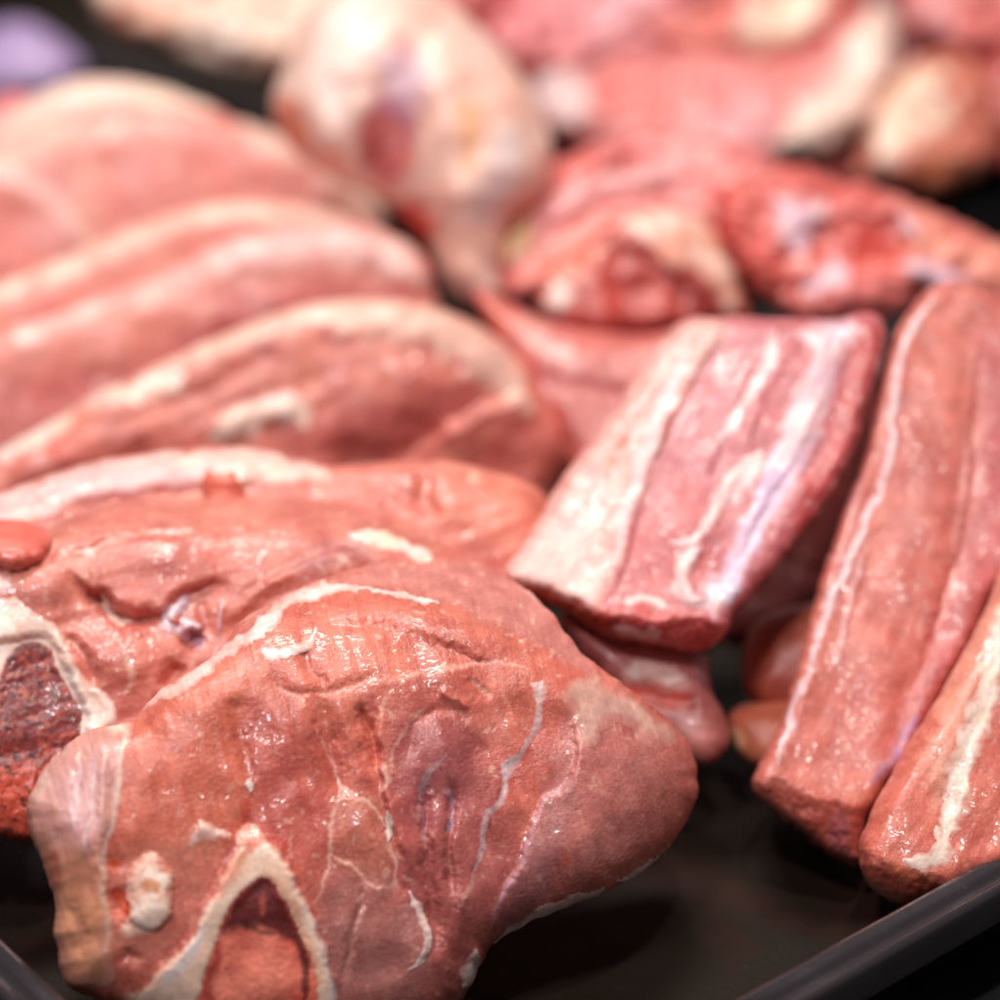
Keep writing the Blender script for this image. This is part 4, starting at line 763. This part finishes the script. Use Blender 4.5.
O7 = back_cut('meat_joint', [(100, 20), (110, -40), (330, -60), (335, 30), (300, 60), (255, 75), (200, 62), (150, 40)], (230, 75, 4.2), 'blurred pale cream joint at the upper left of the back tray', 'meat joint', seed=38, c1=lin(242, 204, 182), c2=lin(236, 186, 162), mat=M_FATB, body='fat_cover', paints=[('stroke', [(110, 10), (130, 25)], 30, lin(222, 136, 110), .7), ('stroke', [(160, 0), (165, 40)], 16, lin(218, 140, 108), .7), ('stroke', [(255, 65), (300, 60)], 16, lin(222, 150, 124), .6), ('stroke', [(220, 20), (235, 50)], 24, WHITE, .6)])
back_cut('meat_slice', [(330, -20), (400, -40), (540, -60), (500, 10), (470, 40), (380, 40)], (430, 40, 4.5), 'blurred red slice peeping out above the big white joint', 'meat slice', seed=39, c1=lin(218, 112, 104), c2=lin(200, 90, 84))
back_cut('meat_piece', [(540, 120), (580, 90), (660, 110), (760, 130), (860, 150), (880, 190), (800, 210), (680, 200), (580, 190)], (700, 190, 1.6), 'low blurred dusky pink piece under the large fat-rimmed slice in the back tray', 'meat piece', seed=42, c1=lin(200, 96, 88), c2=lin(176, 74, 72))
back_cut('meat_piece', [(450, 60), (480, 10), (540, 0), (600, 40), (620, 90), (560, 130), (500, 120)], (540, 120, 2.0), 'low blurred red piece touching the right shoulder of the big white joint', 'meat piece', seed=43, c1=lin(204, 90, 82), c2=lin(180, 66, 64))
back_cut('meat_piece', [(640, -30), (700, -60), (1000, -80), (1040, 0), (900, 40), (760, 20)], (820, 20, 3.0), 'dusky blurred piece at the very top of the photo, behind the pink joint', 'meat piece', seed=44, c1=lin(190, 90, 84), c2=lin(160, 66, 66))
Q = Cut('lilac_cut', [(-40, 100), (-30, 50), (0, 22), (30, 22), (62, 40), (84, 66), (70, 88), (30, 102)], (30, 100, 1.6), 50, 0, 'lilac blurred cut in the far left tray at the upper left edge', 'meat piece', front=1.4, back=2.0, R=1.6, step=6, warp=5, seed=40, c1=lin(180, 146, 186), c2=lin(160, 126, 166))

# =================================================================== light and camera
def area(name, loc, target, size, power, color=(1, 1, 1), sy=None):
    l = bpy.data.lights.new(name, 'AREA'); l.energy = power; l.color = color; l.size = size * S
    if sy: l.shape = 'RECTANGLE'; l.size_y = sy * S
    o = bpy.data.objects.new(name, l); COL.objects.link(o)
    o.location = Vector(loc) * S
    o.rotation_euler = (Vector(target) - Vector(loc)).to_track_quat('-Z', 'Y').to_euler()
    return o
area('counter_lamp', (-14, 88, 118), (0, 56, 3), 60, 13.0, (1.0, .94, .86), 24)
area('counter_lamp', (14, 30, 120), (0, 48, 2), 8, 4.4, (1.0, .94, .87))
area('counter_lamp', (-26, 2, 105), (0, 44, 3), 9, 4.2, (1.0, .92, .97))
w = bpy.data.worlds.new('World'); scene.world = w; w.use_nodes = True
bg = w.node_tree.nodes['Background']; bg.inputs[0].default_value = (1.0, .94, .95, 1); bg.inputs[1].default_value = .15

cam = bpy.data.cameras.new('camera'); co = bpy.data.objects.new('camera', cam); COL.objects.link(co)
co.location = Vector(CAM) * S; co.rotation_euler = (math.radians(90) - PITCH, 0, 0)
cam.sensor_width = 36; cam.lens = FOC / 1000 * 36; cam.clip_start = .02; cam.clip_end = 50
cam.dof.use_dof = True; cam.dof.focus_distance = float((A.depth - A.h)[np.argmin(np.hypot(A.P[:, 0] - 430, A.P[:, 1] - 740))]) * S + .008; cam.dof.aperture_fstop = 5.6; cam.dof.aperture_blades = 0
scene.camera = co
scene.view_settings.view_transform = 'Standard'; scene.view_settings.look = 'None'; scene.view_settings.gamma = 1; scene.view_settings.exposure = .05
scene.view_settings.use_curve_mapping = False
scene.cycles.use_denoising = True; scene.cycles.max_bounces = 6; scene.cycles.sample_clamp_indirect = 4
